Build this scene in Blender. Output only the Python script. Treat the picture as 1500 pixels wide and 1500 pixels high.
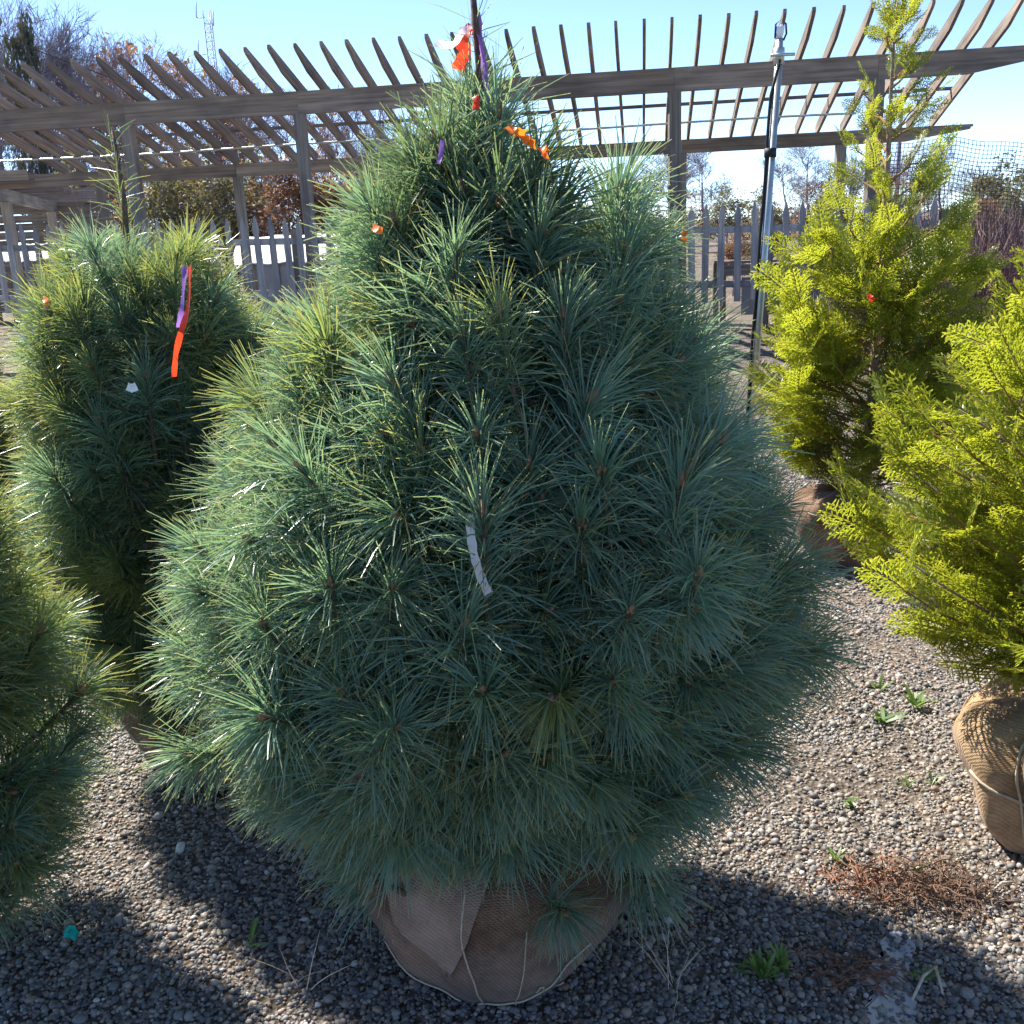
import bpy, math, random
import numpy as np
from mathutils import Matrix, Vector

# ------------------------------------------------------------------ camera, sky, sun, exposure
for o in list(bpy.data.objects): bpy.data.objects.remove(o)
S = bpy.context.scene
C = S.collection
CAM_H, F, MID = 1.6, 1500.0, 750.0
PITCH, ROLL = 0.271, 0.0444
def cam_matrix():
    cp, sp, cr, sr = math.cos(PITCH), math.sin(PITCH), math.cos(ROLL), math.sin(ROLL)
    Rr = np.array([[cr, -sr, 0], [sr, cr, 0], [0, 0, 1]])
    U = Rr @ np.array([0, cp, sp]); W = Rr @ np.array([0, sp, -cp])
    return np.stack([np.cross(W, U), W, U])
RM = cam_matrix()
cd = bpy.data.cameras.new('camera'); cam = bpy.data.objects.new('camera', cd); C.objects.link(cam)
cd.sensor_width = 36; cd.lens = 36 * F / 1500; cd.clip_start = 0.02; cd.clip_end = 3000
mw = Matrix([list(RM[i]) + [0] for i in range(3)] + [[0, 0, 0, 1]]); mw.translation = (0, 0, CAM_H)
cam.matrix_world = mw; S.camera = cam

SUN_AZ, SUN_EL = math.radians(-43), math.radians(48)     # azimuth measured from +Y towards +X
wd = bpy.data.worlds.new('World'); S.world = wd; wd.use_nodes = True
nt = wd.node_tree; bg = nt.nodes['Background']
sky = nt.nodes.new('ShaderNodeTexSky'); sky.sky_type = 'NISHITA'; sky.sun_disc = False
sky.sun_elevation = SUN_EL; sky.sun_rotation = SUN_AZ
sky.altitude = 6500; sky.air_density = 1.0; sky.dust_density = 0.0; sky.ozone_density = 1.6
nt.links.new(sky.outputs[0], bg.inputs[0]); bg.inputs[1].default_value = 0.105
sl = bpy.data.lights.new('sun', 'SUN'); sl.energy = 4.0; sl.angle = math.radians(0.53); sl.color = (1, 0.95, 0.86)
sun = bpy.data.objects.new('sun', sl); C.objects.link(sun)
sd = Vector((math.sin(SUN_AZ) * math.cos(SUN_EL), math.cos(SUN_AZ) * math.cos(SUN_EL), math.sin(SUN_EL)))
sun.rotation_euler = sd.to_track_quat('Z', 'Y').to_euler(); sun.location = (-4, 8, 9)
S.view_settings.view_transform = 'Standard'; S.view_settings.look = 'None'
S.view_settings.exposure = 1.72; S.view_settings.gamma = 1
S.render.engine = 'CYCLES'
S.cycles.max_bounces = 5; S.cycles.transmission_bounces = 3; S.cycles.diffuse_bounces = 4; S.cycles.glossy_bounces = 1; S.cycles.use_light_tree = False
S.cycles.transparent_max_bounces = 8; S.cycles.debug_use_spatial_splits = True

rng = np.random.default_rng(11); random.seed(11)
# ------------------------------------------------------------------ pixel helpers (1500 px photograph)
def ray(x, y): return RM @ np.array([(x - MID) / F, -(y - MID) / F, -1.0])
def ground(x, y, z=0.0):
    d = ray(x, y); return d * ((z - CAM_H) / d[2]) + np.array([0, 0, CAM_H])
def at(x, y, Y):
    d = ray(x, y); return d * (Y / d[1]) + np.array([0, 0, CAM_H])
def project(P):
    c = (np.atleast_2d(P) - np.array([0, 0, CAM_H])) @ RM
    return np.stack([MID + F * c[:, 0] / -c[:, 2], MID - F * c[:, 1] / -c[:, 2]], 1)
def nrm(v):
    v = np.asarray(v, float); return v / np.maximum(np.linalg.norm(v, axis=-1, keepdims=True), 1e-9)

# ------------------------------------------------------------------ object helpers
def mesh(name, V, Fc, mats, midx=None, col=None, smooth=True):
    V = np.asarray(V, np.float32); Fc = np.asarray(Fc, np.int32); k = Fc.shape[1]
    me = bpy.data.meshes.new(name)
    me.vertices.add(len(V)); me.vertices.foreach_set('co', V.ravel())
    me.loops.add(Fc.size); me.loops.foreach_set('vertex_index', Fc.ravel())
    me.polygons.add(len(Fc)); me.polygons.foreach_set('loop_start', np.arange(0, Fc.size, k, dtype=np.int32))
    if not isinstance(mats, (list, tuple)): mats = [mats]
    for m in mats: me.materials.append(m)
    if midx is not None: me.polygons.foreach_set('material_index', np.asarray(midx, np.int32))
    me.polygons.foreach_set('use_smooth', np.full(len(Fc), smooth, dtype=bool))
    if col is not None:
        a = me.attributes.new('ncol', 'FLOAT_COLOR', 'POINT')
        c4 = np.ones((len(V), 4), np.float32); c4[:, :col.shape[1]] = col
        a.data.foreach_set('color', c4.ravel())
    me.update(calc_edges=True)
    return me
def obj(name, me, parent=None, loc=(0, 0, 0), rot=None, scale=None):
    o = bpy.data.objects.new(name, me); C.objects.link(o)
    o.location = loc
    if rot is not None: o.rotation_euler = rot
    if scale is not None: o.scale = scale if hasattr(scale, '__len__') else (scale,) * 3
    if parent is not None:
        o.parent = parent; o.matrix_parent_inverse = Matrix.Translation(-Vector(parent_origin(parent)))
    return o
def parent_origin(p):
    v = Vector((0, 0, 0)); q = p
    while q is not None:
        if q.parent is None: v += Vector(q.location)
        q = q.parent
    return v
def sub(name, me, part):          # sub-part whose coordinates are in the part's own space
    o = bpy.data.objects.new(name, me); C.objects.link(o); o.parent = part; return o
def tag(o, label, cat, group=None, kind=None):
    if label: o['label'] = label
    if cat: o['category'] = cat
    if group: o['group'] = group
    if kind: o['kind'] = kind
    return o
def thing(name, loc, label, cat, group=None):
    o = bpy.data.objects.new(name, None); C.objects.link(o); o.location = loc; o.empty_display_size = .05
    return tag(o, label, cat, group)

class Geo:                        # gathers triangles
    def __init__(s): s.V = []; s.F = []; s.M = []; s.K = []; s.n = 0
    def add(s, V, Fc, m=0, col=None):
        V = np.asarray(V, float).reshape(-1, 3); Fc = np.asarray(Fc, int)
        s.V.append(V); s.F.append(Fc + s.n); s.M.append(np.full(len(Fc), m))
        s.K.append(np.zeros((len(V), 3)) if col is None else np.asarray(col, float).reshape(-1, 3)); s.n += len(V)
        return s
    def arrays(s): return np.concatenate(s.V), np.concatenate(s.F), np.concatenate(s.M), np.concatenate(s.K)
    def build(s, name, mats, smooth=True):
        V, Fc, M, K = s.arrays(); return mesh(name, V, Fc, mats, M, K, smooth)

def ribbons(P, width, roll=None, rnd=None, r=rng):
    """P (n,k,3) centre lines, width (n,k). returns V,F,col(t,rand,0)"""
    n, k, _ = P.shape
    d = nrm(P[:, -1] - P[:, 0]); q = nrm(r.normal(size=(n, 3))) if roll is None else roll
    sdir = nrm(np.cross(d, q))[:, None, :]
    w = np.asarray(width)[..., None] * .5
    V = np.stack([P - sdir * w, P + sdir * w], 2).reshape(n * k * 2, 3)
    b = (np.arange(n) * k * 2)[:, None, None]; j = (np.arange(k - 1) * 2)[None, :, None]
    Fc = (b + j + np.array([[0, 1, 3, 0, 3, 2]])[None]).reshape(-1, 3)
    t = np.broadcast_to(np.linspace(0, 1, k)[None, :, None], (n, k, 2)).ravel()
    rd = np.repeat(r.random(n) if rnd is None else rnd, k * 2)
    return V, Fc, np.stack([t, rd, np.zeros_like(t)], 1)

def tube(P, rad, sides=6, cap=True):
    P = np.asarray(P, float); k = len(P); rad = np.broadcast_to(np.asarray(rad, float), (k,))
    T = np.gradient(P, axis=0); T = nrm(T)
    ref = np.array([0, 0, 1.]) if abs(T[0, 2]) < .9 else np.array([1., 0, 0])
    A = nrm(np.cross(T, ref)); B = np.cross(T, A)
    a = np.arange(sides) / sides * 2 * np.pi
    V = P[:, None] + rad[:, None, None] * (np.cos(a)[None, :, None] * A[:, None] + np.sin(a)[None, :, None] * B[:, None])
    V = V.reshape(-1, 3); Fc = []
    for i in range(k - 1):
        for j in range(sides):
            p, q = i * sides + j, i * sides + (j + 1) % sides
            Fc += [(p, q, q + sides), (p, q + sides, p + sides)]
    if cap:
        for i, fl in ((0, 1), (k - 1, 0)):
            b = i * sides
            for j in range(1, sides - 1): Fc.append((b, b + j + 1, b + j) if fl else (b, b + j, b + j + 1))
    return V, np.array(Fc)

BOXF = np.array([(0, 2, 1), (1, 2, 3), (4, 5, 6), (5, 7, 6), (0, 1, 4), (1, 5, 4), (2, 6, 3), (3, 6, 7), (0, 4, 2), (2, 4, 6), (1, 3, 5), (3, 7, 5)])
def boxv(x0, x1, y0, y1, z0, z1):
    return np.array([(x, y, z) for z in (z0, z1) for y in (y0, y1) for x in (x0, x1)], float)
def prism(poly, y0, y1):          # polygon in (x,z) extruded along y
    n = len(poly); V = np.array([(x, y0, z) for x, z in poly] + [(x, y1, z) for x, z in poly], float); Fc = []
    for i in range(1, n - 1): Fc += [(0, i, i + 1), (n, n + i + 1, n + i)]
    for i in range(n):
        j = (i + 1) % n; Fc += [(i, i + n, j + n), (i, j + n, j)]
    return V, np.array(Fc)
def frame(p0, p1, up=(0, 0, 1)):
    p0 = Vector(p0); p1 = Vector(p1); x = (p1 - p0).normalized(); y = Vector(up).cross(x).normalized(); z = x.cross(y)
    m = Matrix((x, y, z)).transposed(); return m.to_euler(), (p1 - p0).length
def board(name, p0, p1, thick, high, mat, parent, up=(0, 0, 1), drop=0):
    """board from p0 to p1, local x along it; z from -high+drop to drop"""
    e, L = frame(p0, p1, up)
    me = mesh(name, boxv(0, L, -thick / 2, thick / 2, drop - high, drop), BOXF, mat, smooth=False)
    return obj(name, me, parent, tuple(p0), e)

# ------------------------------------------------------------------ materials
def mat(name):
    m = bpy.data.materials.new(name); m.use_nodes = True
    t = m.node_tree; return m, t, t.nodes['Principled BSDF'], t.nodes['Material Output']
def N(t, typ, **kw):
    n = t.nodes.new(typ)
    for k, v in kw.items(): setattr(n, k, v)
    return n
def ramp(t, stops, src):
    r = N(t, 'ShaderNodeValToRGB'); cr = r.color_ramp
    while len(cr.elements) < len(stops): cr.elements.new(.5)
    for e, (p, c) in zip(cr.elements, stops): e.position = p; e.color = (*c, 1)
    t.links.new(src, r.inputs[0]); return r.outputs[0]
def mix(t, fac, a, b, mode='MIX'):
    n = N(t, 'ShaderNodeMix', data_type='RGBA', blend_type=mode)
    for i, v in ((0, fac), (6, a), (7, b)):
        if isinstance(v, (int, float)): n.inputs[i].default_value = v
        elif isinstance(v, tuple): n.inputs[i].default_value = (*v, 1)
        else: t.links.new(v, n.inputs[i])
    return n.outputs[2]
def noise(t, scale, detail=4, coord='Object', sc=(1, 1, 1), rough=.5):
    tc = N(t, 'ShaderNodeTexCoord'); mp = N(t, 'ShaderNodeMapping'); mp.inputs['Scale'].default_value = sc
    n = N(t, 'ShaderNodeTexNoise'); n.inputs['Scale'].default_value = scale; n.inputs['Detail'].default_value = detail
    n.inputs['Roughness'].default_value = rough
    t.links.new(tc.outputs[coord], mp.inputs[0]); t.links.new(mp.outputs[0], n.inputs[0]); return n.outputs[0]
def bump(t, b, h, strength=.4, dist=.01):
    n = N(t, 'ShaderNodeBump'); n.inputs['Strength'].default_value = strength; n.inputs['Distance'].default_value = dist
    t.links.new(h, n.inputs['Height']); t.links.new(n.outputs[0], b.inputs['Normal'])

def leaf_mat(name, dark, light, tip, trans, fac=.4, rough=.35, brown=None, tip_at=.72):
    m, t, b, out = mat(name)
    at_ = N(t, 'ShaderNodeAttribute', attribute_name='ncol'); sp = N(t, 'ShaderNodeSeparateColor'); t.links.new(at_.outputs[0], sp.inputs[0])
    oi = N(t, 'ShaderNodeObjectInfo')
    c = ramp(t, [(0, dark), (1, light)], sp.outputs[1])
    v = N(t, 'ShaderNodeMapRange'); v.inputs[3].default_value = .8; v.inputs[4].default_value = 1.2; t.links.new(oi.outputs['Random'], v.inputs[0])
    hs = N(t, 'ShaderNodeHueSaturation'); t.links.new(v.outputs[0], hs.inputs['Value']); t.links.new(c, hs.inputs['Color']); c = hs.outputs[0]
    tp = N(t, 'ShaderNodeMapRange'); tp.inputs[1].default_value = tip_at; tp.inputs[4].default_value = .75; t.links.new(sp.outputs[0], tp.inputs[0])
    c = mix(t, tp.outputs[0], c, tip); tr = mix(t, tp.outputs[0], trans, tuple(min(1, x * 1.6) for x in tip))
    if brown:
        g = N(t, 'ShaderNodeMath', operation='GREATER_THAN'); g.inputs[1].default_value = .975; t.links.new(sp.outputs[1], g.inputs[0])
        c = mix(t, g.outputs[0], c, brown)
    t.links.new(c, b.inputs['Base Color']); b.inputs['Roughness'].default_value = rough
    b.inputs['Specular IOR Level'].default_value = .55
    ts = N(t, 'ShaderNodeBsdfTranslucent'); t.links.new(tr, ts.inputs[0])
    ms = N(t, 'ShaderNodeMixShader'); ms.inputs[0].default_value = fac
    t.links.new(b.outputs[0], ms.inputs[1]); t.links.new(ts.outputs[0], ms.inputs[2]); t.links.new(ms.outputs[0], out.inputs[0])
    return m
def plain(name, col, rough=.8, var=.25, scale=8, metallic=0, spec=.3, bmp=.0):
    m, t, b, out = mat(name)
    n = noise(t, scale, 5); oi = N(t, 'ShaderNodeObjectInfo')
    c = ramp(t, [(.25, tuple(x * (1 - var) for x in col)), (.75, tuple(min(1, x * (1 + var)) for x in col))], n)
    v = N(t, 'ShaderNodeMapRange'); v.inputs[3].default_value = 1 - var * .5; v.inputs[4].default_value = 1 + var * .5; t.links.new(oi.outputs['Random'], v.inputs[0])
    hs = N(t, 'ShaderNodeHueSaturation'); t.links.new(v.outputs[0], hs.inputs['Value']); t.links.new(c, hs.inputs['Color'])
    t.links.new(hs.outputs[0], b.inputs['Base Color']); b.inputs['Roughness'].default_value = rough
    b.inputs['Metallic'].default_value = metallic; b.inputs['Specular IOR Level'].default_value = spec
    if bmp: bump(t, b, n, bmp)
    return m
def wood_mat(name, a, bcol, knots=True):
    m, t, b, out = mat(name)
    oi = N(t, 'ShaderNodeObjectInfo')
    off = N(t, 'ShaderNodeVectorMath', operation='SCALE'); off.inputs[0].default_value = (37, 91, 53); t.links.new(oi.outputs['Random'], off.inputs['Scale'])
    tc = N(t, 'ShaderNodeTexCoord'); ad = N(t, 'ShaderNodeVectorMath', operation='ADD')
    t.links.new(tc.outputs['Object'], ad.inputs[0]); t.links.new(off.outputs[0], ad.inputs[1])
    def nz(sc, scale, det):
        mp = N(t, 'ShaderNodeMapping'); mp.inputs['Scale'].default_value = sc; n = N(t, 'ShaderNodeTexNoise')
        n.inputs['Scale'].default_value = scale; n.inputs['Detail'].default_value = det
        t.links.new(ad.outputs[0], mp.inputs[0]); t.links.new(mp.outputs[0], n.inputs[0]); return n.outputs[0]
    g = nz((1.2, 30, 30), 1.0, 5); blot = nz((1, 2, 2), 1.7, 4)
    c = ramp(t, [(.28, a), (.7, bcol)], g)
    c = mix(t, 1.0, c, ramp(t, [(.3, (.62, .62, .64)), (.55, (1, .98, .95)), (.8, (1.1, 1.0, .88))], blot), 'MULTIPLY')
    v = N(t, 'ShaderNodeMapRange'); v.inputs[3].default_value = .75; v.inputs[4].default_value = 1.2; t.links.new(oi.outputs['Random'], v.inputs[0])
    hs = N(t, 'ShaderNodeHueSaturation'); t.links.new(v.outputs[0], hs.inputs['Value']); t.links.new(c, hs.inputs['Color'])
    t.links.new(hs.outputs[0], b.inputs['Base Color']); b.inputs['Roughness'].default_value = .85; b.inputs['Specular IOR Level'].default_value = .2
    bump(t, b, g, .5, .004)
    return m
M = {}
M['needle'] = leaf_mat('pine_needle', (.098, .195, .172), (.19, .32, .27), (.36, .34, .13), (.27, .42, .18), .43, .33, (.22, .12, .05), .8)  # yellow tip colour paints in backlit rim glow, for all pine needles
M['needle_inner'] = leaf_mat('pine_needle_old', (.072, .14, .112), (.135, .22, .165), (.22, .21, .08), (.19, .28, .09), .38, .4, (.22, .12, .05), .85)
M['needle_sunglow'] = leaf_mat('pine_needle_yellow_sunglow', (.092, .18, .13), (.17, .28, .18), (.38, .31, .07), (.32, .40, .09), .47, .33, (.25, .14, .05), .72)  # sun glow painted as yellow, plus the yellow-green pine's own tone
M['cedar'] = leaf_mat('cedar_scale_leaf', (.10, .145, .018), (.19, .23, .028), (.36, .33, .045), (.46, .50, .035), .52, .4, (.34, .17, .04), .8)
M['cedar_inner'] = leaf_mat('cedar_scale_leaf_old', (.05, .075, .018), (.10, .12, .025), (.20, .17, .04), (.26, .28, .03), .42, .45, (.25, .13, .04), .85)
M['weed'] = leaf_mat('weed_leaf', (.07, .14, .03), (.13, .22, .05), (.2, .28, .06), (.25, .38, .06), .4, .45)
M['far_leaf'] = leaf_mat('far_olive_leaf', (.10, .10, .035), (.19, .17, .06), (.2, .18, .06), (.22, .2, .06), .35, .6)
M['far_brown'] = leaf_mat('far_brown_leaf', (.16, .09, .05), (.30, .17, .09), (.3, .17, .08), (.35, .18, .07), .35, .6)
M['far_dark'] = leaf_mat('far_evergreen', (.05, .055, .035), (.10, .10, .06), (.1, .1, .05), (.1, .1, .05), .2, .7)
M['bark'] = plain('pine_bark', (.11, .075, .05), .9, .4, 60, bmp=.4)
M['bud'] = plain('pine_bud', (.30, .17, .10), .7, .3, 200)
M['cedar_bark'] = plain('cedar_bark', (.30, .22, .16), .85, .35, 60, bmp=.4)
M['cedar_twig'] = plain('cedar_twig', (.30, .17, .06), .8, .3, 60)
M['grey_twig'] = plain('grey_twig', (.27, .245, .29), .9, .25, 3)
M['red_twig'] = plain('red_budded_twig', (.30, .19, .17), .9, .25, 3)
M['maroon_twig'] = plain('maroon_twig', (.16, .10, .095), .85, .35, 3)
M['wood'] = wood_mat('weathered_brown_wood', (.16, .130, .108), (.34, .285, .24))
M['wood_post'] = wood_mat('weathered_grey_post', (.15, .135, .12), (.30, .27, .24))
M['picket'] = wood_mat('silvered_picket_wood', (.22, .215, .215), (.40, .39, .39))
M['pale_wood'] = wood_mat('pale_lumber', (.30, .25, .20), (.50, .44, .37))
M['steel'] = plain('galvanised_steel', (.50, .54, .53), .42, .15, 25, .75, .5)
M['mast'] = plain('mast_steel', (.50, .52, .58), .6, .1, 2, .2)
M['black'] = plain('black_rubber', (.02, .02, .022), .6, .2, 20)
M['white_sheet'] = plain('white_sheet', (.80, .80, .79), .6, .06, 3)
M['grey_block'] = plain('grey_board', (.30, .31, .33), .8, .15, 4)
M['twine'] = plain('twine', (.46, .38, .28), .8, .2, 80)
M['wire_net'] = plain('net_cord', (.05, .06, .07), .6, .1, 4)
M['tag_white'] = plain('white_tag', (.80, .80, .82), .5, .05, 20)
M['root'] = plain('dead_root', (.15, .09, .06), .9, .4, 60)
M['litter'] = plain('red_brown_litter', (.26, .12, .07), .85, .4, 40)
def tape(name, col, tr=.45):
    m, t, b, out = mat(name); b.inputs['Base Color'].default_value = (*col, 1); b.inputs['Roughness'].default_value = .35
    n = noise(t, 120, 3); bump(t, b, n, .3, .003)
    ts = N(t, 'ShaderNodeBsdfTranslucent'); ts.inputs[0].default_value = (*[min(1, c * 1.2) for c in col], 1)
    ms = N(t, 'ShaderNodeMixShader'); ms.inputs[0].default_value = tr
    t.links.new(b.outputs[0], ms.inputs[1]); t.links.new(ts.outputs[0], ms.inputs[2]); t.links.new(ms.outputs[0], out.inputs[0]); return m
M['tape_red'] = tape('red_orange_tape', (.85, .06, .02)); M['tape_orange'] = tape('orange_tape', (.9, .22, .02))
M['tape_purple'] = tape('purple_tape', (.33, .16, .50)); M['tape_white'] = tape('white_tape', (.82, .80, .84)); M['tape_teal'] = tape('teal_tape', (.01, .45, .38))
def burlap_mat(name, a, bcol, dirt):
    m, t, b, out = mat(name)
    tc = N(t, 'ShaderNodeTexCoord')
    w1 = N(t, 'ShaderNodeTexWave', wave_type='BANDS', bands_direction='Z'); w1.inputs['Scale'].default_value = 75; w1.inputs['Distortion'].default_value = 2.5; w1.inputs['Detail'].default_value = 3
    w2 = N(t, 'ShaderNodeTexWave', wave_type='BANDS', bands_direction='DIAGONAL'); w2.inputs['Scale'].default_value = 62; w2.inputs['Distortion'].default_value = 2.5; w2.inputs['Detail'].default_value = 3
    for w in (w1, w2): t.links.new(tc.outputs['Object'], w.inputs[0])
    ad = N(t, 'ShaderNodeMath', operation='ADD'); t.links.new(w1.outputs[1], ad.inputs[0]); t.links.new(w2.outputs[1], ad.inputs[1])
    hf = N(t, 'ShaderNodeMath', operation='MULTIPLY'); hf.inputs[1].default_value = .5; t.links.new(ad.outputs[0], hf.inputs[0])
    fine = noise(t, 260, 3)
    c = ramp(t, [(.1, a), (.9, bcol)], hf.outputs[0])
    c = mix(t, .35, c, ramp(t, [(.35, a), (.65, bcol)], fine))
    c = mix(t, 1.0, c, ramp(t, [(.35, dirt), (.6, (1, 1, 1))], noise(t, 9, 6, rough=.65)), 'MULTIPLY')
    t.links.new(c, b.inputs['Base Color']); b.inputs['Roughness'].default_value = .95; b.inputs['Specular IOR Level'].default_value = .1
    b.inputs['Sheen Weight'].default_value = .15
    bump(t, b, hf.outputs[0], .6, .003); return m
M['burlap'] = burlap_mat('brown_burlap', (.11, .065, .042), (.30, .19, .12), (.42, .37, .34))
M['burlap_pale'] = burlap_mat('pale_burlap_flap', (.22, .15, .11), (.38, .28, .21), (.7, .66, .62))
M['burlap_tan'] = burlap_mat('tan_burlap', (.30, .19, .10), (.52, .36, .21), (.5, .45, .4))

# ------------------------------------------------------------------ the ground
def ground_mat():
    m, t, b, out = mat('gravel_ground')
    tc = N(t, 'ShaderNodeTexCoord')
    def vor(s):
        v = N(t, 'ShaderNodeTexVoronoi'); v.inputs['Scale'].default_value = s; t.links.new(tc.outputs['Object'], v.inputs[0]); return v
    v = vor(70); v2 = vor(26)
    sp = N(t, 'ShaderNodeSeparateColor'); t.links.new(v.outputs['Color'], sp.inputs[0])
    c = ramp(t, [(0, (.07, .055, .042)), (.5, (.13, .105, .083)), (.85, (.22, .19, .16)), (1, (.36, .32, .28))], sp.outputs[0])
    big = noise(t, .8, 6, rough=.65)
    c = mix(t, 1.0, c, ramp(t, [(.35, (.55, .5, .46)), (.6, (1, 1, 1))], big), 'MULTIPLY')
    earth = noise(t, .25, 5, rough=.6)
    c = mix(t, ramp(t, [(.52, (0, 0, 0)), (.66, (.8, .8, .8))], earth), c, (.26, .18, .11))
    t.links.new(c, b.inputs['Base Color']); b.inputs['Roughness'].default_value = .85; b.inputs['Specular IOR Level'].default_value = .25
    bump(t, b, v.outputs['Distance'], .8, .012); return m
M['ground'] = ground_mat()
def gz(x, y):                      # gentle relief of the gravel bed
    return .012 * np.sin(x * 2.1 + 1.3) * np.sin(y * 1.7 + .4) + .008 * np.sin(x * 5.3 - y * 3.1) - .01
def build_ground():
    xs = np.concatenate([np.linspace(-900, -6, 14), np.linspace(-5, 5, 101), np.linspace(6, 900, 14)])
    ys = np.concatenate([np.linspace(-60, -1, 5), np.linspace(0, 9, 91), np.linspace(10, 40, 14), np.linspace(60, 1500, 14)])
    X, Y = np.meshgrid(xs, ys); fade = np.clip((9 - np.hypot(X, Y - 3)) / 4, 0, 1)
    Z = gz(X, Y) * fade
    V = np.stack([X, Y, Z], -1).reshape(-1, 3); nx = len(xs)
    i, j = np.meshgrid(np.arange(nx - 1), np.arange(len(ys) - 1)); p = (j * nx + i).ravel()
    o = obj('ground', mesh('ground', V, np.stack([p, p + 1, p + nx + 1, p + nx], 1), M['ground']))
    o['kind'] = 'structure'; return o
GROUND = build_ground()

def pebble_mat():
    m, t, b, out = mat('pebble')
    oi = N(t, 'ShaderNodeObjectInfo')
    c = ramp(t, [(0, (.09, .085, .085)), (.3, (.18, .17, .165)), (.6, (.27, .245, .22)), (.8, (.33, .28, .225)), (.93, (.26, .16, .11)), (1, (.55, .53, .49))], oi.outputs['Random'])
    n = noise(t, 3, 4, 'Object')
    c = mix(t, .5, c, mix(t, 1.0, c, ramp(t, [(.3, (.5, .5, .5)), (.7, (1.3, 1.3, 1.25))], n), 'MULTIPLY'))
    t.links.new(c, b.inputs['Base Color']); b.inputs['Roughness'].default_value = .6; b.inputs['Specular IOR Level'].default_value = .4
    return m
M['pebble'] = pebble_mat()
def ico(seed):
    import bmesh
    bm = bmesh.new(); bmesh.ops.create_icosphere(bm, subdivisions=2, radius=1)
    r = np.random.default_rng(seed); k = r.normal(size=(4, 3)) * 1.1; ph = r.random(4) * 6
    s = np.array([1, r.uniform(.65, .95), r.uniform(.5, .75)])
    for v in bm.verts:
        p = np.array(v.co); q = 1 + .11 * sum(math.sin(k[i] @ p * 1.7 + ph[i]) for i in range(4)); v.co = p * q * s
    me = bpy.data.meshes.new('pebble'); bm.to_mesh(me); bm.free(); me.materials.append(M['pebble'])
    me.polygons.foreach_set('use_smooth', np.ones(len(me.polygons), bool)); return me
PEB = [ico(k) for k in range(8)]
def build_gravel():
    pc = bpy.data.collections.new('pebble_shapes')
    for i, me in enumerate(PEB): pc.objects.link(bpy.data.objects.new('pebble_shape', me))
    r = np.random.default_rng(5)
    pts = []; 
    for (y0, y1, dens) in ((1.0, 2.2, 14500), (2.2, 3.2, 11000), (3.2, 4.6, 6000), (4.6, 7.0, 2000)):
        x0, x1 = -1.0 - .55 * y1, 1.0 + .55 * y1
        n = int((x1 - x0) * (y1 - y0) * dens); pts.append(np.stack([r.uniform(x0, x1, n), r.uniform(y0, y1, n)], 1))
    P = np.concatenate(pts); c0, c1 = ground(1305, 1440)[:2], ground(1320, 1375)[:2]
    inp = (np.hypot((P[:, 0] - c0[0]) / .055, (P[:, 1] - c0[1]) / .10) < 1) | (np.hypot((P[:, 0] - c1[0]) / .04, (P[:, 1] - c1[1]) / .07) < 1)
    soil = np.sin(P[:, 0] * 4.1 + 2 * np.sin(P[:, 1] * 3.3)) * np.sin(P[:, 1] * 5.2 + P[:, 0] * 2.2 + 1.0) + .35 * np.sin(P[:, 0] * 17 + P[:, 1] * 13)
    P = P[~((soil > .35) & (P[:, 0] > .1) & (r.random(len(P)) < .62))]
    inp = (np.hypot((P[:, 0] - c0[0]) / .055, (P[:, 1] - c0[1]) / .10) < 1) | (np.hypot((P[:, 0] - c1[0]) / .04, (P[:, 1] - c1[1]) / .07) < 1)
    P = P[~(inp & (r.random(len(P)) < .35))]; n = len(P)
    size = np.clip(r.lognormal(math.log(.0043), .36, n), .0022, .012) * (1 + .16 * np.clip(P[:, 1] - 2.5, 0, 5))
    z = gz(P[:, 0], P[:, 1]) + size * r.uniform(-.15, .6, n)
    me = bpy.data.meshes.new('gravel'); me.vertices.add(n)
    me.vertices.foreach_set('co', np.stack([P[:, 0], P[:, 1], z], 1).astype(np.float32).ravel())
    a = me.attributes.new('psize', 'FLOAT', 'POINT'); a.data.foreach_set('value', size.astype(np.float32))
    rot = np.stack([r.normal(0, .35, n), r.normal(0, .35, n), r.uniform(0, 6.28, n)], 1).astype(np.float32)
    a = me.attributes.new('prot', 'FLOAT_VECTOR', 'POINT'); a.data.foreach_set('vector', rot.ravel())
    a = me.attributes.new('pidx', 'INT', 'POINT'); a.data.foreach_set('value', r.integers(0, 8, n).astype(np.int32))
    o = obj('gravel', me); tag(o, 'loose grey and tan pebbles covering the nursery yard', 'gravel', kind='stuff')
    ng = bpy.data.node_groups.new('scatter_pebbles', 'GeometryNodeTree')
    ng.interface.new_socket('Geometry', in_out='INPUT', socket_type='NodeSocketGeometry')
    ng.interface.new_socket('Geometry', in_out='OUTPUT', socket_type='NodeSocketGeometry')
    gi = ng.nodes.new('NodeGroupInput'); go = ng.nodes.new('NodeGroupOutput'); ip = ng.nodes.new('GeometryNodeInstanceOnPoints')
    ci = ng.nodes.new('GeometryNodeCollectionInfo'); ci.inputs[0].default_value = pc; ci.inputs[1].default_value = True; ci.inputs[2].default_value = True
    def na(nm, ty):
        q = ng.nodes.new('GeometryNodeInputNamedAttribute'); q.data_type = ty; q.inputs[0].default_value = nm; return q.outputs[0]
    L = ng.links.new
    L(gi.outputs[0], ip.inputs['Points']); L(ci.outputs[0], ip.inputs['Instance']); ip.inputs['Pick Instance'].default_value = True
    L(na('pidx', 'INT'), ip.inputs['Instance Index']); L(na('prot', 'FLOAT_VECTOR'), ip.inputs['Rotation']); L(na('psize', 'FLOAT'), ip.inputs['Scale'])
    L(ip.outputs[0], go.inputs[0])
    md = o.modifiers.new('scatter', 'NODES'); md.node_group = ng
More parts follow.
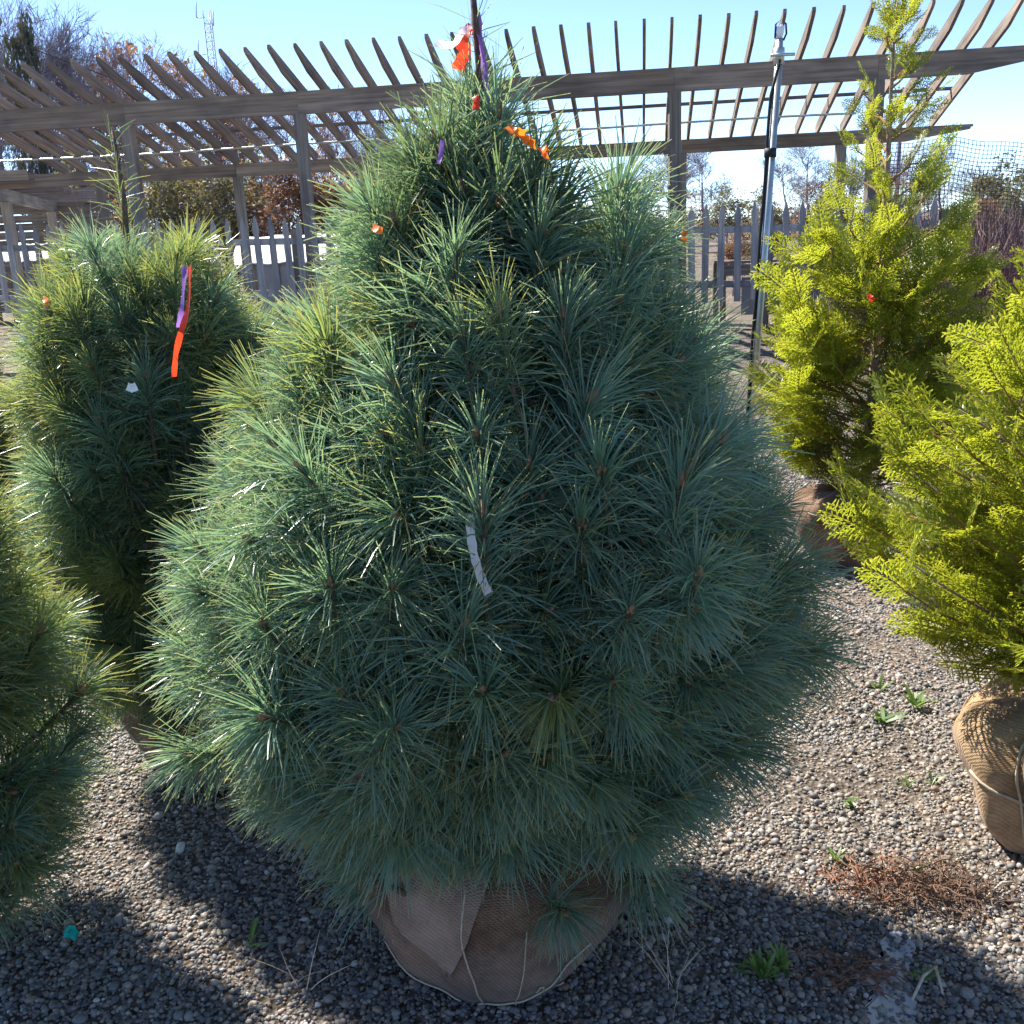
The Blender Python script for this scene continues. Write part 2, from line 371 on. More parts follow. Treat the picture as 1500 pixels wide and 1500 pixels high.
    # larger stones that can be told apart
    for i in range(220):
        x, y = r.uniform(-1.5, 1.6), r.uniform(1.55, 3.6)
        s = float(np.clip(r.lognormal(math.log(.0105), .3), .008, .022))
        obj('pebble', PEB[int(r.integers(0, 8))], GROUND, (x, y, float(gz(x, y)) + s * .3), (r.normal(0, .3), r.normal(0, .3), r.uniform(0, 6)), s)
build_gravel()

# ------------------------------------------------------------------ the pergola
PA, PD = 0.1334, 14.5
PN = np.array([math.sin(PA), math.cos(PA), 0]); PB = np.array([math.cos(PA), -math.sin(PA), 0])
H1, SLOPE, PW, OVER, SP, OFF = 3.51, 0.2802, 2.53, 1.04, 0.3324, -7.94
def pp(u, d, z): return (PD + d) * PN + u * PB + np.array([0, 0, z])
def px_to_u(x, y, d):
    r = ray(x, y); t = (PD + d) / (r @ PN); return float((r * t) @ PB)
def build_pergola():
    T = thing('pergola', tuple(pp(0, 0, 0)), 'long weathered wooden pergola with sloping pointed rafters behind the picket fence', 'pergola')
    BH, RH = .29, .15
    # front beam, in lengths that meet over the posts
    us = [px_to_u(-160, 160, 0), px_to_u(182, 150, 0), px_to_u(436, 135, 0), px_to_u(712, 118, 0), px_to_u(988, 105, 0), px_to_u(1286, 90, 0)]
    end = px_to_u(1545, 68, 0)
    for a, b in zip(us[:-1], us[1:]): board('beam', pp(a + .0007, 0, H1 - .01), pp(b - .0007, 0, H1 - .01 + random.uniform(-.01, .01)), .09, BH, M['wood'], T)
    e, L = frame(pp(us[-1], 0, H1 - .01), pp(end, 0, H1 - .01))
    V, Fc = prism([(.003, -BH), (L - 1.0, -BH), (L - .05, -.13), (L, -.06), (L, 0), (.003, 0)], -.045, .045)
    obj('beam', mesh('beam', V, Fc, M['wood'], smooth=False), T, tuple(pp(us[-1], 0, H1 - .01)), e)
    for u in us[1:]:
        board('post', pp(u, .0, -.02), pp(u + .0, .0, H1 - BH - .012), .155, .155, M['wood_post'], T, up=(0, 1, 0), drop=.0775)
    # rear beam
    H2 = H1 - SLOPE * PW
    ur = [px_to_u(-120, 262, PW), px_to_u(145, 255, PW), px_to_u(347, 248, PW), px_to_u(560, 238, PW), px_to_u(775, 226, PW), px_to_u(998, 215, PW), px_to_u(1232, 200, PW)]
    for a, b in zip(ur[:-1], ur[1:]): board('beam', pp(a + .003, PW, H2 - .01), pp(b - .003, PW, H2 - .01), .09, .20, M['wood'], T)
    end = px_to_u(1424, 189, PW); e, L = frame(pp(ur[-1], PW, H2 - .01), pp(end, PW, H2 - .01))
    V, Fc = prism([(.003, -.20), (L - .95, -.20), (L - .04, -.07), (L - .03, -.04), (L, -.035), (L, 0), (.003, 0)], -.045, .045)
    obj('beam', mesh('beam', V, Fc, M['wood'], smooth=False), T, tuple(pp(ur[-1], PW, H2 - .01)), e)
    for u in ur[1:]:
        board('post', pp(u, PW, -.02), pp(u, PW, H2 - .213), .14, .14, M['wood_post'], T, up=(0, 1, 0), drop=.07)
    # rafters: one profile with a pointed tail, set on the two beams
    p0 = pp(0, -OVER, H1 + SLOPE * OVER); p1 = pp(0, PW + .12, H2 - SLOPE * .12); e, L = frame(p0, p1)
    V, Fc = prism([(0, -.045), (.05, -.07), (.50, -RH), (L, -RH), (L, 0), (0, 0)], -.02, .02)
    V[:, 2] += RH * .92
    me = mesh('rafter', V, Fc, M['wood'], smooth=False)
    for k in range(-5, 38):
        u = OFF + k * SP + random.uniform(-.012, .012)
        o = obj('rafter', me, T, tuple(pp(u, -OVER + random.uniform(-.03, .03), H1 + SLOPE * OVER)), e)
        o.rotation_euler.z += random.uniform(-.006, .006); o.scale.y = random.uniform(.9, 1.1)
    u0, u1 = OFF - 5 * SP, OFF + 37.25 * SP
    zz = H1 - SLOPE * 1.65 + RH * .93 + .004
    board("purlin", pp(u0 - 1.2, 1.65, zz + .05), pp(u1, 1.65, zz + .05), .05, .045, M['wood'], T)
    # steel pipe hung under the rafters
    V, Fc = tube(np.array([pp(u, 1.6, 2.955 + .012 * math.sin(u)) for u in np.linspace(u0 - 1.8, u1 - 1.4, 32)]) - pp(0, 1.6, 2.955), .017, 6)
    o = obj('conduit_pipe', mesh('conduit_pipe', V, Fc, M['steel']), None, tuple(pp(0, 1.6, 2.955)))
    tag(o, 'thin galvanised pipe running along under the pergola rafters', 'pipe')
build_pergola()

# ------------------------------------------------------------------ picket fence in front of the pergola
def build_fence():
    FD = -1.15
    def top(u): return 1.90 - (u + 7) * .016
    T = thing('picket_fence', tuple(pp(0, FD, 0)), 'silver grey picket fence with pointed pickets in front of the pergola', 'fence')
    w, h, th = .042, 1.18, .022
    prof = [(-w, -h), (w, -h), (w, -.30), (w * .72, -.275), (w * .72, -.245), (w * 1.0, -.20), (w * .95, -.13), (w * .12, 0), (-w * .12, 0), (-w * .95, -.13), (-w, -.20), (-w * .72, -.245), (-w * .72, -.275), (-w, -.30)]
    V, Fc = prism(prof[::-1], -th / 2, th / 2)
    # concave outline: triangulate as quads mirrored about the middle
    Fc = []; n = 14; V, _ = prism(prof, -th / 2, th / 2)
    pairs = [(0, 1), (13, 2), (12, 3), (11, 4), (10, 5), (9, 6), (8, 7)]
    for (a, b), (c, d) in zip(pairs[:-1], pairs[1:]): Fc += [(a, b, d), (a, d, c), (a + n, d + n, b + n), (a + n, c + n, d + n)]
    for i in range(n):
        j = (i + 1) % n; Fc += [(i, i + n, j + n), (i, j + n, j)]
    # local x must run up the picket for the grain: swap x and z
    V = V[:, [2, 1, 0]]; Fc = np.array(Fc)[:, ::-1]
    me = mesh('picket', V, Fc, M['picket'], smooth=False)
    u = -9.2; k = 0
    while u < 3.6:
        o = obj('picket', me, T, tuple(pp(u + random.uniform(-.012, .012), FD - .035, top(u) + random.uniform(-.018, .018))))
        o.rotation_euler = (Matrix.Rotation(-PA, 4, 'Z') @ Matrix.Rotation(random.uniform(-.022, .022), 4, 'Y') @ Matrix.Rotation(-math.pi / 2, 4, 'Y')).to_euler()
        u += .192
    for dz in (-.27, -.93):
        for a, b in ((-9.3, -6.9), (-6.9, -4.5), (-4.5, -2.1), (-2.1, .3), (.3, 2.7), (2.7, 3.7)):
            board('rail', pp(a, FD, top(a) + dz), pp(b - .004, FD, top(b) + dz), .036, .085, M['picket'], T)
    for a in (-9.28, -6.9, -4.5, -2.1, .3, 2.7, 3.62):
        board('post', pp(a, FD + .07, -.02), pp(a, FD + .07, top(a) - .16), .09, .09, M['wood_post'], T, up=(0, 1, 0), drop=.045)
build_fence()

# ------------------------------------------------------------------ potting bench, covered stacks, board rack behind the fence
def build_bench():
    a = at(1056, 384, 15.6); b = at(1190, 376, 15.3)
    T = thing('potting_bench', (a[0], a[1], 0), 'dark wooden potting bench seen through the pickets behind the steel pole', 'bench')
    hz = .98
    for k in range(4):
        off = np.array([0, k * .16, 0]); board('plank', (a[0], a[1] + k * .16, hz), (b[0], b[1] + k * .16, hz), .15, .035, M['wood'], T)
    board('apron', (a[0], a[1] - .09, hz - .05), (b[0], b[1] - .09, hz - .05), .03, .16, M['wood_post'], T)
    for q in (0.02, .5, .98):
        for dy in (0, .5):
            p = a + (b - a) * q; board('leg', (p[0], p[1] + dy, -.01), (p[0], p[1] + dy, hz - .037), .09, .09, M['wood_post'], T, up=(0, 1, 0), drop=.045)
    p = a + (b - a) * .25; q = a + (b - a) * .68
    board('panel', (p[0], p[1] + .1, hz - .25), (q[0], q[1] + .1, hz - .25), .03, .55, M['grey_block'], T)
build_bench()
def build_white_stack():
    # low shed with a white sheet roof
    Y = 19.5; a = at(352, 386, Y); b = at(505, 380, Y); z0, z1 = 1.20, at(400, 352, Y)[2]
    T = thing('low_shed', (a[0], Y, 0), 'low grey shed with a bright white sheet roof behind the picket fence', 'shed')
    V, Fc = prism([(0, 0), (b[0] - a[0], 0), (b[0] - a[0], z0), (0, z0)], 0, 1.6)
    obj('wall', mesh('wall', V, Fc, M['grey_block'], smooth=False), T, (a[0], Y, 0))
    g = Geo(); W = b[0] - a[0] + .3; n = 14
    xs = np.linspace(-.15, W - .15, n); rows = [(-.12, z0 - .04), (.35, z0 + .25), (.85, z1 + .08), (1.3, z1 + .02), (1.75, z0 - .02)]
    V = [(x, y, z + .018 * math.sin(x * 9 + y * 3)) for y, z in rows for x in xs]; V += [(x, y, z - .02) for x, y, z in V]
    Fc = []; m = n * len(rows)
    for j in range(len(rows) - 1):
        for i in range(n - 1):
            p = j * n + i; Fc += [(p, p + 1, p + n + 1), (p, p + n + 1, p + n), (p + m, p + n + 1 + m, p + 1 + m), (p + m, p + n + m, p + n + 1 + m)]
    obj('roof', mesh('roof', V, Fc, M['white_sheet'], smooth=False), T, (a[0], Y, 0))
    for i, q in enumerate((.12, .35, .6, .85)):
        x = a[0] + (b[0] - a[0]) * q; board('corner_batten', (x, Y - .02, 0), (x, Y - .02, z0 - .05), .07, .03, M['wood_post'], T, up=(0, 1, 0), drop=.015)
    # crates to its left
    for i, (px, w, h) in enumerate(((292, .42, 1.08), (330, .36, 1.02))):
        c = at(px, 400, 18.6); T = thing('wooden_crate', (c[0], 18.6, 0), ('grey slatted crate standing left of its twin beside the white-roofed shed', 'grey slatted crate standing closest to the white-roofed shed')[i], 'crate', 'crates by the low shed')
        for k in range(6): board('slat', (c[0] - w / 2, 18.6, h - k * .18), (c[0] + w / 2, 18.6, h - k * .18), .025, .15, M['grey_block'], T)
        for s in (-1, 1): board('corner_post', (c[0] + s * w / 2, 18.63, 0), (c[0] + s * w / 2, 18.63, h + .02), .05, .05, M['wood_post'], T, up=(0, 1, 0), drop=.025)
build_white_stack()
def build_board_rack():
    # rack of horizontal boards under a second pergola at far left
    a = at(-60, 300, 24); b = at(142, 300, 24)
    T = thing('board_wall', (a[0], 24, 0), 'brown wall of stacked horizontal boards at the far left behind the fence', 'board wall')
    z = .2
    while z < 2.75:
        board('plank', (a[0] + random.uniform(-.05, .05), 24 + random.uniform(-.03, .03), z + .17), (b[0] + random.uniform(-.1, .1), 24.2 + random.uniform(-.03, .03), z + .17 + random.uniform(-.012, .012)), .05, .16, M['wood'], T); z += .178
    for q in (.1, .5, .9):
        p = a + (b - a) * q; board('post', (p[0], 24.3, 0), (p[0], 24.3, 2.8), .12, .12, M['wood_post'], T, up=(0, 1, 0), drop=.06)
    # covered stack
    for i, (x0, x1, y0, y1, lab) in enumerate(((2, 68, 356, 372, 'flat white sheet over a timber stack left of the small pine leader'), (84, 128, 372, 390, 'sagging white sheet over a low stack beside the left pine top'))):
        p = at(x0, y1, 21 - i); q = at(x1, y1, 21 - i); zt = at(x0, y0, 21 - i)[2]; w = q[0] - p[0]
        T = thing('covered_stack', (p[0], 21 - i, 0), lab, 'covered stack', 'white covered stacks')
        zz = .15
        while zz < p[2] - .15: board('plank', (p[0], 21.3 - i, zz), (q[0], 21.3 - i, zz), .5, .12, M['wood'], T); zz += .135
        V = []; n = 12
        for y, z in ((-.1, p[2] - .1), (.05, p[2]), (.8, zt), (1.0, zt)):
            for k in range(n): x = -.1 + (w + .2) * k / (n - 1); V.append((x, y, z - (.05 + .1 * i) * math.sin(k / (n - 1) * 3.14) + .02 * math.sin(k * 2.3 + y * 5) - .06 * i * k / n))
        V += [(x, y, z - .02) for x, y, z in V]; Fc = []; m = 4 * n
        for j in range(3):
            for k in range(n - 1):
                s = j * n + k; Fc += [(s, s + 1, s + n + 1), (s, s + n + 1, s + n), (s + m, s + n + 1 + m, s + 1 + m), (s + m, s + n + m, s + n + 1 + m)]
        obj('sheet', mesh('sheet', V, Fc, M['white_sheet'], smooth=False), T, (p[0], 21 - i, 0))
    # second pergola running away from the camera
    p0 = at(-40, 258, 16.9); p0[2] = 2.66; p1 = at(136, 322, 30); p1[2] = 2.50
    T = thing('small_pergola', (p0[0], p0[1], 0), 'smaller pale pergola receding behind the rear beam at the far left', 'pergola')
    board('beam', p0, p1, .08, .22, M['pale_wood'], T)
    d = nrm(p1 - p0); s = np.array([d[1], -d[0], 0]); L = np.linalg.norm(p1 - p0)
    for q in (.16, .5, .97):
        c = p0 + d * L * q; board('post', (c[0], c[1], 0), (c[0], c[1], c[2] - .225), .14, .14, M['pale_wood'], T, up=(0, 1, 0), drop=.07)
    for k in range(15):
        c = p0 + d * (L * (k + .3) / 15); board('rafter', c - s * 2.6 + [0, 0, .16], c + s * .75 + [0, 0, .16], .045, .155, M['wood'], T)
build_board_rack()

# ------------------------------------------------------------------ bare trees, shrubs, evergreens beyond
def bare_tree(seed, levels=((15, .55), (7, .5), (6, .45), (4, .45)), H=1.0, spread=.75, start=.16, leaves=0, twig=1.0):
    """unit-height tree: returns (trunk arrays, crown arrays)"""
    r = np.random.default_rng(seed)
    def lines(base, d, L, k, wob, up):
        P = [base]; dd = d.copy()
        for i in range(k - 1):
            dd = nrm(dd + r.normal(size=dd.shape) * wob + np.array([0, 0, up])); P.append(P[-1] + dd * (L / (k - 1))[:, None])
        return np.stack(P, 1)
    tr = lines(np.zeros((1, 3)), np.array([[0, 0, 1.]]), np.array([.92]), 8, .06, .12)
    G = Geo(); tv, tf = tube(tr[0], np.linspace(.016, .003, 8), 6); G.add(tv, tf)
    C_ = Geo(); par = tr; width = .0105; ln = .40
    for li, (nc, sh) in enumerate(levels):
        n, k, _ = par.shape; idx = np.repeat(np.arange(n), nc); m = len(idx)
        t = r.uniform(start if li == 0 else .2, .98, m); f = t * (k - 1); i0 = np.minimum(f.astype(int), k - 2); fr = (f - i0)[:, None]
        base = par[idx, i0] * (1 - fr) + par[idx, i0 + 1] * fr; dp = nrm(par[idx, i0 + 1] - par[idx, i0])
        side = nrm(np.cross(dp, r.normal(size=(m, 3)))); ang = r.uniform(.5, 1.0, (m, 1)) * spread
        d = nrm(dp * np.cos(ang) + side * np.sin(ang)); L = ln * r.uniform(.6, 1.15, m) * (1 - .6 * t if li == 0 else 1 - .35 * t)
        kk = 5 if li < 2 else 3
        par = lines(base, d, L, kk, .13, .09 if li < 2 else .03); ln *= sh + .08; width *= .56
        w = np.linspace(1, .45, kk)[None] * np.full((m, 1), max(width, .0026 * twig))
        C_.add(*ribbons(par, w, r=r)[:2])
        if li < 2: C_.add(*ribbons(par, w, r=r)[:2])
    if leaves:
        tip = par[:, -1]; sel = tip[r.integers(0, len(tip), leaves)] + r.normal(size=(leaves, 3)) * .012
        d = nrm(r.normal(size=(leaves, 3))) * .014; Pp = np.stack([sel - d, sel + d], 1)
        V, Fc, col = ribbons(Pp, np.full((leaves, 2), .014), r=r); C_.add(V, Fc, 1, col)
    V = np.concatenate(C_.V); k = 1 / np.percentile(V[:, 2], 96.5)
    for g in (G, C_): g.V = [v * k for v in g.V]
    return G, C_
TREES = {}
def tree_kind(key, seed, tw, lf=None, **kw):
    G, Cc = bare_tree(seed, **kw)
    TREES[key] = (G.build('trunk', tw), Cc.build('crown', [tw, lf or tw]))
for i in range(3): tree_kind(f'grey{i}', 40 + i, M['grey_twig'], spread=.7 + .1 * i)
for i in range(2): tree_kind(f'red{i}', 60 + i, M['red_twig'], M['far_brown'], spread=.75, leaves=260)
tree_kind('olive', 70, M['grey_twig'], M['far_leaf'], spread=.85, start=.1, leaves=3200)
tree_kind('brown', 71, M['red_twig'], M['far_brown'], spread=.85, start=.1, leaves=3200)
tree_kind('thicket', 72, M['maroon_twig'], M['far_brown'], spread=.9, start=.05, leaves=700)
tree_kind('evergreen', 73, M['grey_twig'], M['far_dark'], spread=1.1, start=.08, leaves=6000, levels=((26, .5), (6, .5), (5, .45)))
def plant_tree(name, key, px, ytop, Y, label, group, wide=1.0):
    p = at(px, ytop, Y); h = p[2] / .97
    T = thing(name, (p[0], Y, 0), label, 'tree', group)
    rz = random.uniform(0, 6.28)
    for nm, me in zip(('trunk', 'crown'), TREES[key]):
        obj(nm, me, T, (p[0], Y, -.02), (0, 0, rz), (h * wide, h * wide, h))
left = [(-25, 30, 'grey0', 46), (12, 42, 'grey1', 44), (52, 78, 'grey2', 50), (78, 70, 'grey0', 46), (112, 74, 'grey1', 48), (148, 92, 'grey2', 45), (182, 80, 'red0', 47), (214, 92, 'red1', 44),
        (246, 108, 'red0', 50), (285, 128, 'red1', 46), (322, 128, 'grey0', 48), (360, 140, 'red0', 45), (402, 150, 'grey1', 50), (447, 162, 'red1', 46), (492, 150, 'grey2', 48), (545, 168, 'grey0', 50), (600, 200, 'grey1', 52)]
ORD = ['first', 'second', 'third', 'fourth', 'fifth', 'sixth', 'seventh', 'eighth', 'ninth', 'tenth', 'eleventh', 'twelfth', 'thirteenth', 'fourteenth', 'fifteenth', 'sixteenth', 'seventeenth', 'eighteenth', 'nineteenth', 'twentieth', 'twenty-first', 'twenty-second', 'twenty-third']
for k, (px, y, key, Y) in enumerate(left):
    plant_tree('bare_tree', key, px, y, Y, f"{'reddish budding' if 'red' in key else 'leafless grey'} tree rising behind the pergola, {ORD[k]} from the left edge", 'bare trees behind the pergola', .9)
plant_tree('evergreen_tree', 'evergreen', 27, 62, 40, 'dark brownish evergreen standing among the bare trees at top left', None, .26)
mid = [(190, 262, 'thicket', 31), (222, 250, 'olive', 30), (262, 255, 'brown', 33), (296, 248, 'olive', 29), (330, 258, 'thicket', 32), (368, 252, 'olive', 31), (405, 250, 'thicket', 29), (438, 246, 'brown', 30), (482, 246, 'thicket', 32), (520, 250, 'brown', 30), (150, 262, 'thicket', 33), (110, 255, 'olive', 36)]
mid.sort()
for k, (px, y, key, Y) in enumerate(mid):
    plant_tree('understory_tree', key, px, y, Y, f"{dict(thicket='dark tangled', olive='olive green', brown='rusty brown')[key]} understory tree under the pergola's rear beam, {ORD[k]} from the left", 'understory trees seen under the pergola', 1.15)
right = [(930, 252, 'grey1', 70), (978, 222, 'grey0', 66), (1032, 224, 'grey2', 64), (1160, 236, 'grey1', 70), (1195, 218, 'grey2', 72), (1240, 236, 'grey0', 70), (1300, 232, 'red0', 74), (1345, 240, 'grey1', 70), (1392, 214, 'grey2', 68), (1432, 250, 'grey0', 66), (1470, 250, 'olive', 40), (1515, 240, 'grey1', 60), (1330, 268, 'thicket', 44), (1500, 268, 'olive', 36)]
right += [(948, 285, 'thicket', 48), (1010, 282, 'thicket', 52), (1066, 288, 'olive', 46), (1122, 284, 'thicket', 50), (1178, 276, 'thicket', 45), (1236, 274, 'olive', 48), (1290, 270, 'thicket', 50)]
right.sort()
for k, (px, y, key, Y) in enumerate(right):
    plant_tree('bare_tree', key, px, y, Y, f"{dict(thicket='dark tangled', olive='thin olive leafed').get(key, 'distant leafless')} tree low on the right skyline, {ORD[k]} from the left", 'trees on the right skyline', 1.5)
plant_tree('beech_tree', 'brown', 1440, 300, 24, 'small tree holding rusty orange leaves above the dormant shrubs at right', None, 1.0)
plant_tree('beech_tree', 'brown', 1075, 345, 22, 'small rusty leafed tree behind the fence gap right of the big pine', None, 1.0)
plant_tree('leafing_tree', 'olive', 1118, 300, 23, 'small yellow green leafing tree behind the pickets beside the steel pole', None, 1.0)

# dormant shrubs in nursery rows at right
def shrub_mesh(seed):
    r = np.random.default_rng(seed); n = 70
    a = r.uniform(0, 6.28, n); rad = np.sqrt(r.random(n)) * .14; base = np.stack([np.cos(a) * rad, np.sin(a) * rad, np.zeros(n)], 1)
    d = nrm(np.stack([np.cos(a) * .25, np.sin(a) * .25, np.ones(n)], 1) + r.normal(size=(n, 3)) * .09); L = r.uniform(.75, 1.1, n)
    P = [base]; dd = d
    for i in range(4): dd = nrm(dd + r.normal(size=dd.shape) * .08); P.append(P[-1] + dd * (L / 4)[:, None])
    P = np.stack(P, 1); g = Geo(); g.add(*ribbons(P, np.linspace(.011, .005, 5)[None].repeat(n, 0), r=r)[:2]); g.add(*ribbons(P, np.linspace(.011, .005, 5)[None].repeat(n, 0), r=r)[:2])
    m = n * 9; i = np.repeat(np.arange(n), 9); t = r.uniform(.3, 1, m) * 4; i0 = np.minimum(t.astype(int), 3); f = (t - i0)[:, None]
    b = P[i, i0] * (1 - f) + P[i, i0 + 1] * f; dd = nrm(P[i, i0 + 1] - P[i, i0] + r.normal(size=(m, 3)) * .14); LL = r.uniform(.1, .28, m)
    Q = np.stack([b, b + dd * (LL / 2)[:, None], b + nrm(dd + [0, 0, .3]) * LL[:, None]], 1)
    g.add(*ribbons(Q, np.linspace(.006, .003, 3)[None].repeat(m, 0), r=r)[:2]); return g.build('stems', M['maroon_twig'])
SHR = [shrub_mesh(k) for k in range(3)]
spots = []
for row, (y, xs) in enumerate(((9.6, np.arange(3.75, 6.4, .42)), (11.2, np.arange(3.9, 7.4, .5)), (13.2, np.arange(4.6, 8.6, .55)))):
    for k, x in enumerate(xs): spots.append((row, k, x + random.uniform(-.08, .08), y + random.uniform(-.12, .12)))
for row, k, x, y in spots:
    h = random.uniform(1.2, 1.42) * (1 + .03 * row)
    o = obj('dormant_shrub', SHR[(row + k) % 3], None, (x, y, -.01), (0, 0, random.uniform(0, 6)), (h * .95, h * .95, h))
    tag(o, f"leafless maroon stemmed shrub in the {('nearest', 'middle', 'farthest')[row]} nursery row at right, {ORD[k]} from the left", 'shrub', 'dormant shrubs in nursery rows')

# nest box, mast, poles, wires, netting
def build_small_far():
    c = at(1384, 356, 12.4); T = thing('nest_box', (c[0], 12.4, 0), 'small brown wooden nest box on a pole above the dormant shrubs', 'nest box')
    g = Geo()
    for q in (boxv(-.09, .09, -.02, .14, -.11, -.095), boxv(-.105, -.085, -.03, .15, -.10, .105), boxv(.085, .105, -.03, .15, -.10, .105)): g.add(q, BOXF)
    obj('box_side', g.build('box_side', M['pale_wood'], False), T, tuple(c))
    obj('box_front', mesh('box_front', boxv(-.083, .083, -.01, .01, -.09, .1), BOXF, M['wood'], smooth=False), T, tuple(c))
    V, Fc = prism([(-.13, .106), (.13, .106), (.13, .125), (-.13, .125)], -.07, .17); obj('lid', mesh('lid', V, Fc, M['pale_wood'], smooth=False), T, tuple(c))
    V, Fc = tube([(0, .06, -c[2]), (0, .06, -.111)], .025, 8); obj('pole', mesh('pole', V, Fc, M['wood_post']), T, tuple(c))
    # lattice radio mast
    Y = 85; b = at(309, 60, Y); top = at(302, 16, Y); bx = b[0]
    T = thing('radio_mast', (bx, Y, 0), 'pale steel lattice radio mast with whip antennas against the sky', 'mast'); g = Geo()
    w = .30; H = top[2]; legs = [(-w, -w), (w, -w), (0, w)]
    for x, y in legs: g.add(*tube([(x, y, 0), (x, y, H)], .045, 5))
    z = 0; k = 0
    while z < H - .6:
        for i in range(3):
            p, q = legs[i], legs[(i + 1) % 3]; g.add(*tube([(*p, z), (*q, z + .6)], .022, 4)); g.add(*tube([(*q, z), (*p, z)], .02, 4))
        z += .6
    obj('lattice', g.build('lattice', M['mast']), T, (bx, Y, 0))
    for (x0, y0, x1, y1, xa, ya) in ((287, 3, 288, 26, 300, 26), (312, 16, 313, 38, 308, 30), (290, 58, 291, 80, 302, 80)):
        g = Geo(); A = at(x0, y0, Y); B = at(x1, y1, Y); D = at(xa, ya, Y); g.add(*tube([A - [bx, Y, 0], B - [bx, Y, 0]], .05, 5)); g.add(*tube([B - [bx, Y, 0], D - [bx, Y, 0]], .04, 5))
        obj('antenna', g.build('antenna', M['mast']), T, (bx, Y, 0))
    # utility pole at right
    Y = 62; p = at(1322, 128, Y); T = thing('utility_pole', (p[0], Y, 0), 'distant utility pole with crossarms behind the right end of the pergola', 'utility pole')
    V, Fc = tube([(0, 0, 0), (0, 0, p[2])], [.16, .11], 8); obj('pole', mesh('pole', V, Fc, M['grey_twig']), T, (p[0], Y, 0))
    for dz, w in ((.45, .85), (1.25, .6)): board('crossarm', (p[0] - w, Y - .15, p[2] - dz), (p[0] + w, Y - .15, p[2] - dz), .1, .12, M['grey_twig'], T)
    for dz, x in ((.45, -.75), (.45, .75), (1.25, .5), (1.25, -.5), (.45, .3)):
        V, Fc = tube([(0, 0, 0), (0, 0, .22), (0, 0, .26)], [.06, .06, .03], 6); obj('insulator', mesh('insulator', V, Fc, M['mast']), T, (p[0] + x, Y - .15, p[2] - dz + .002))
    # overhead wire at top left
    A, B, E_ = at(-60, 22, 36), at(60, 76, 37), at(330, 172, 39)
    ts = np.linspace(0, 1, 14); P = [A * (1 - t) * (1 - 2 * t) + B * 4 * t * (1 - t) * 1.0 + E_ * t * (2 * t - 1) for t in ts]
    V, Fc = tube(np.array(P) - A, .016, 5); tag(obj('overhead_wire', mesh('overhead_wire', V, Fc, M['black']), None, tuple(A)), 'thin dark overhead wire crossing the bare trees at top left', 'wire')
    # garden netting hung at right
    Y = 15.6; x0 = at(1288, 300, Y)[0]; x1 = at(1640, 300, Y)[0]; cs = .056; nx = int((x1 - x0) / cs); g = Geo()
    ztop = lambda x: np.interp(x, [x0, at(1400, 200, Y)[0], at(1440, 206, Y)[0], at(1500, 212, Y)[0], x1], [at(1290, 213, Y)[2], at(1400, 201, Y)[2], at(1440, 207, Y)[2], at(1500, 212, Y)[2], at(1500, 206, Y)[2]])
    xs = x0 + np.arange(nx + 1) * cs; nz = 34; rr = np.random.default_rng(3)
    X = xs[:, None].repeat(nz, 1); Z = ztop(xs)[:, None] - np.arange(nz)[None] * cs * (1 + .0 * X); 
    X = X + .02 * np.sin(Z * 3) ; Yg = Y + .10 * np.sin(X * 1.3) + .05 * np.sin(Z * 4 + X); G3 = np.stack([X, Yg, Z + .012 * np.sin(X * 7)], -1)
    fr = np.array([0, 1., 0]); wv = .009
    for A in (G3, G3.transpose(1, 0, 2)):
        n, k, _ = A.shape; V, Fc, _c = ribbons(A, np.full((n, k), wv), roll=np.broadcast_to(fr, (n, 3))); g.add(V, Fc)
    T = thing('garden_net', (float(xs[0]), Y, 0), 'fine dark garden netting hung below the right end of the pergola', 'net')
    obj('mesh', g.build('mesh', M['wire_net']), T)
    for x in (xs[0], xs[-1]):
        V, Fc = tube([(0, 0, 0), (0, 0, float(ztop(x)) + .01)], .02, 8); obj('net_post', mesh('net_post', V, Fc, M['wood_post']), T, (float(x), Y + .12, 0))
build_small_far()
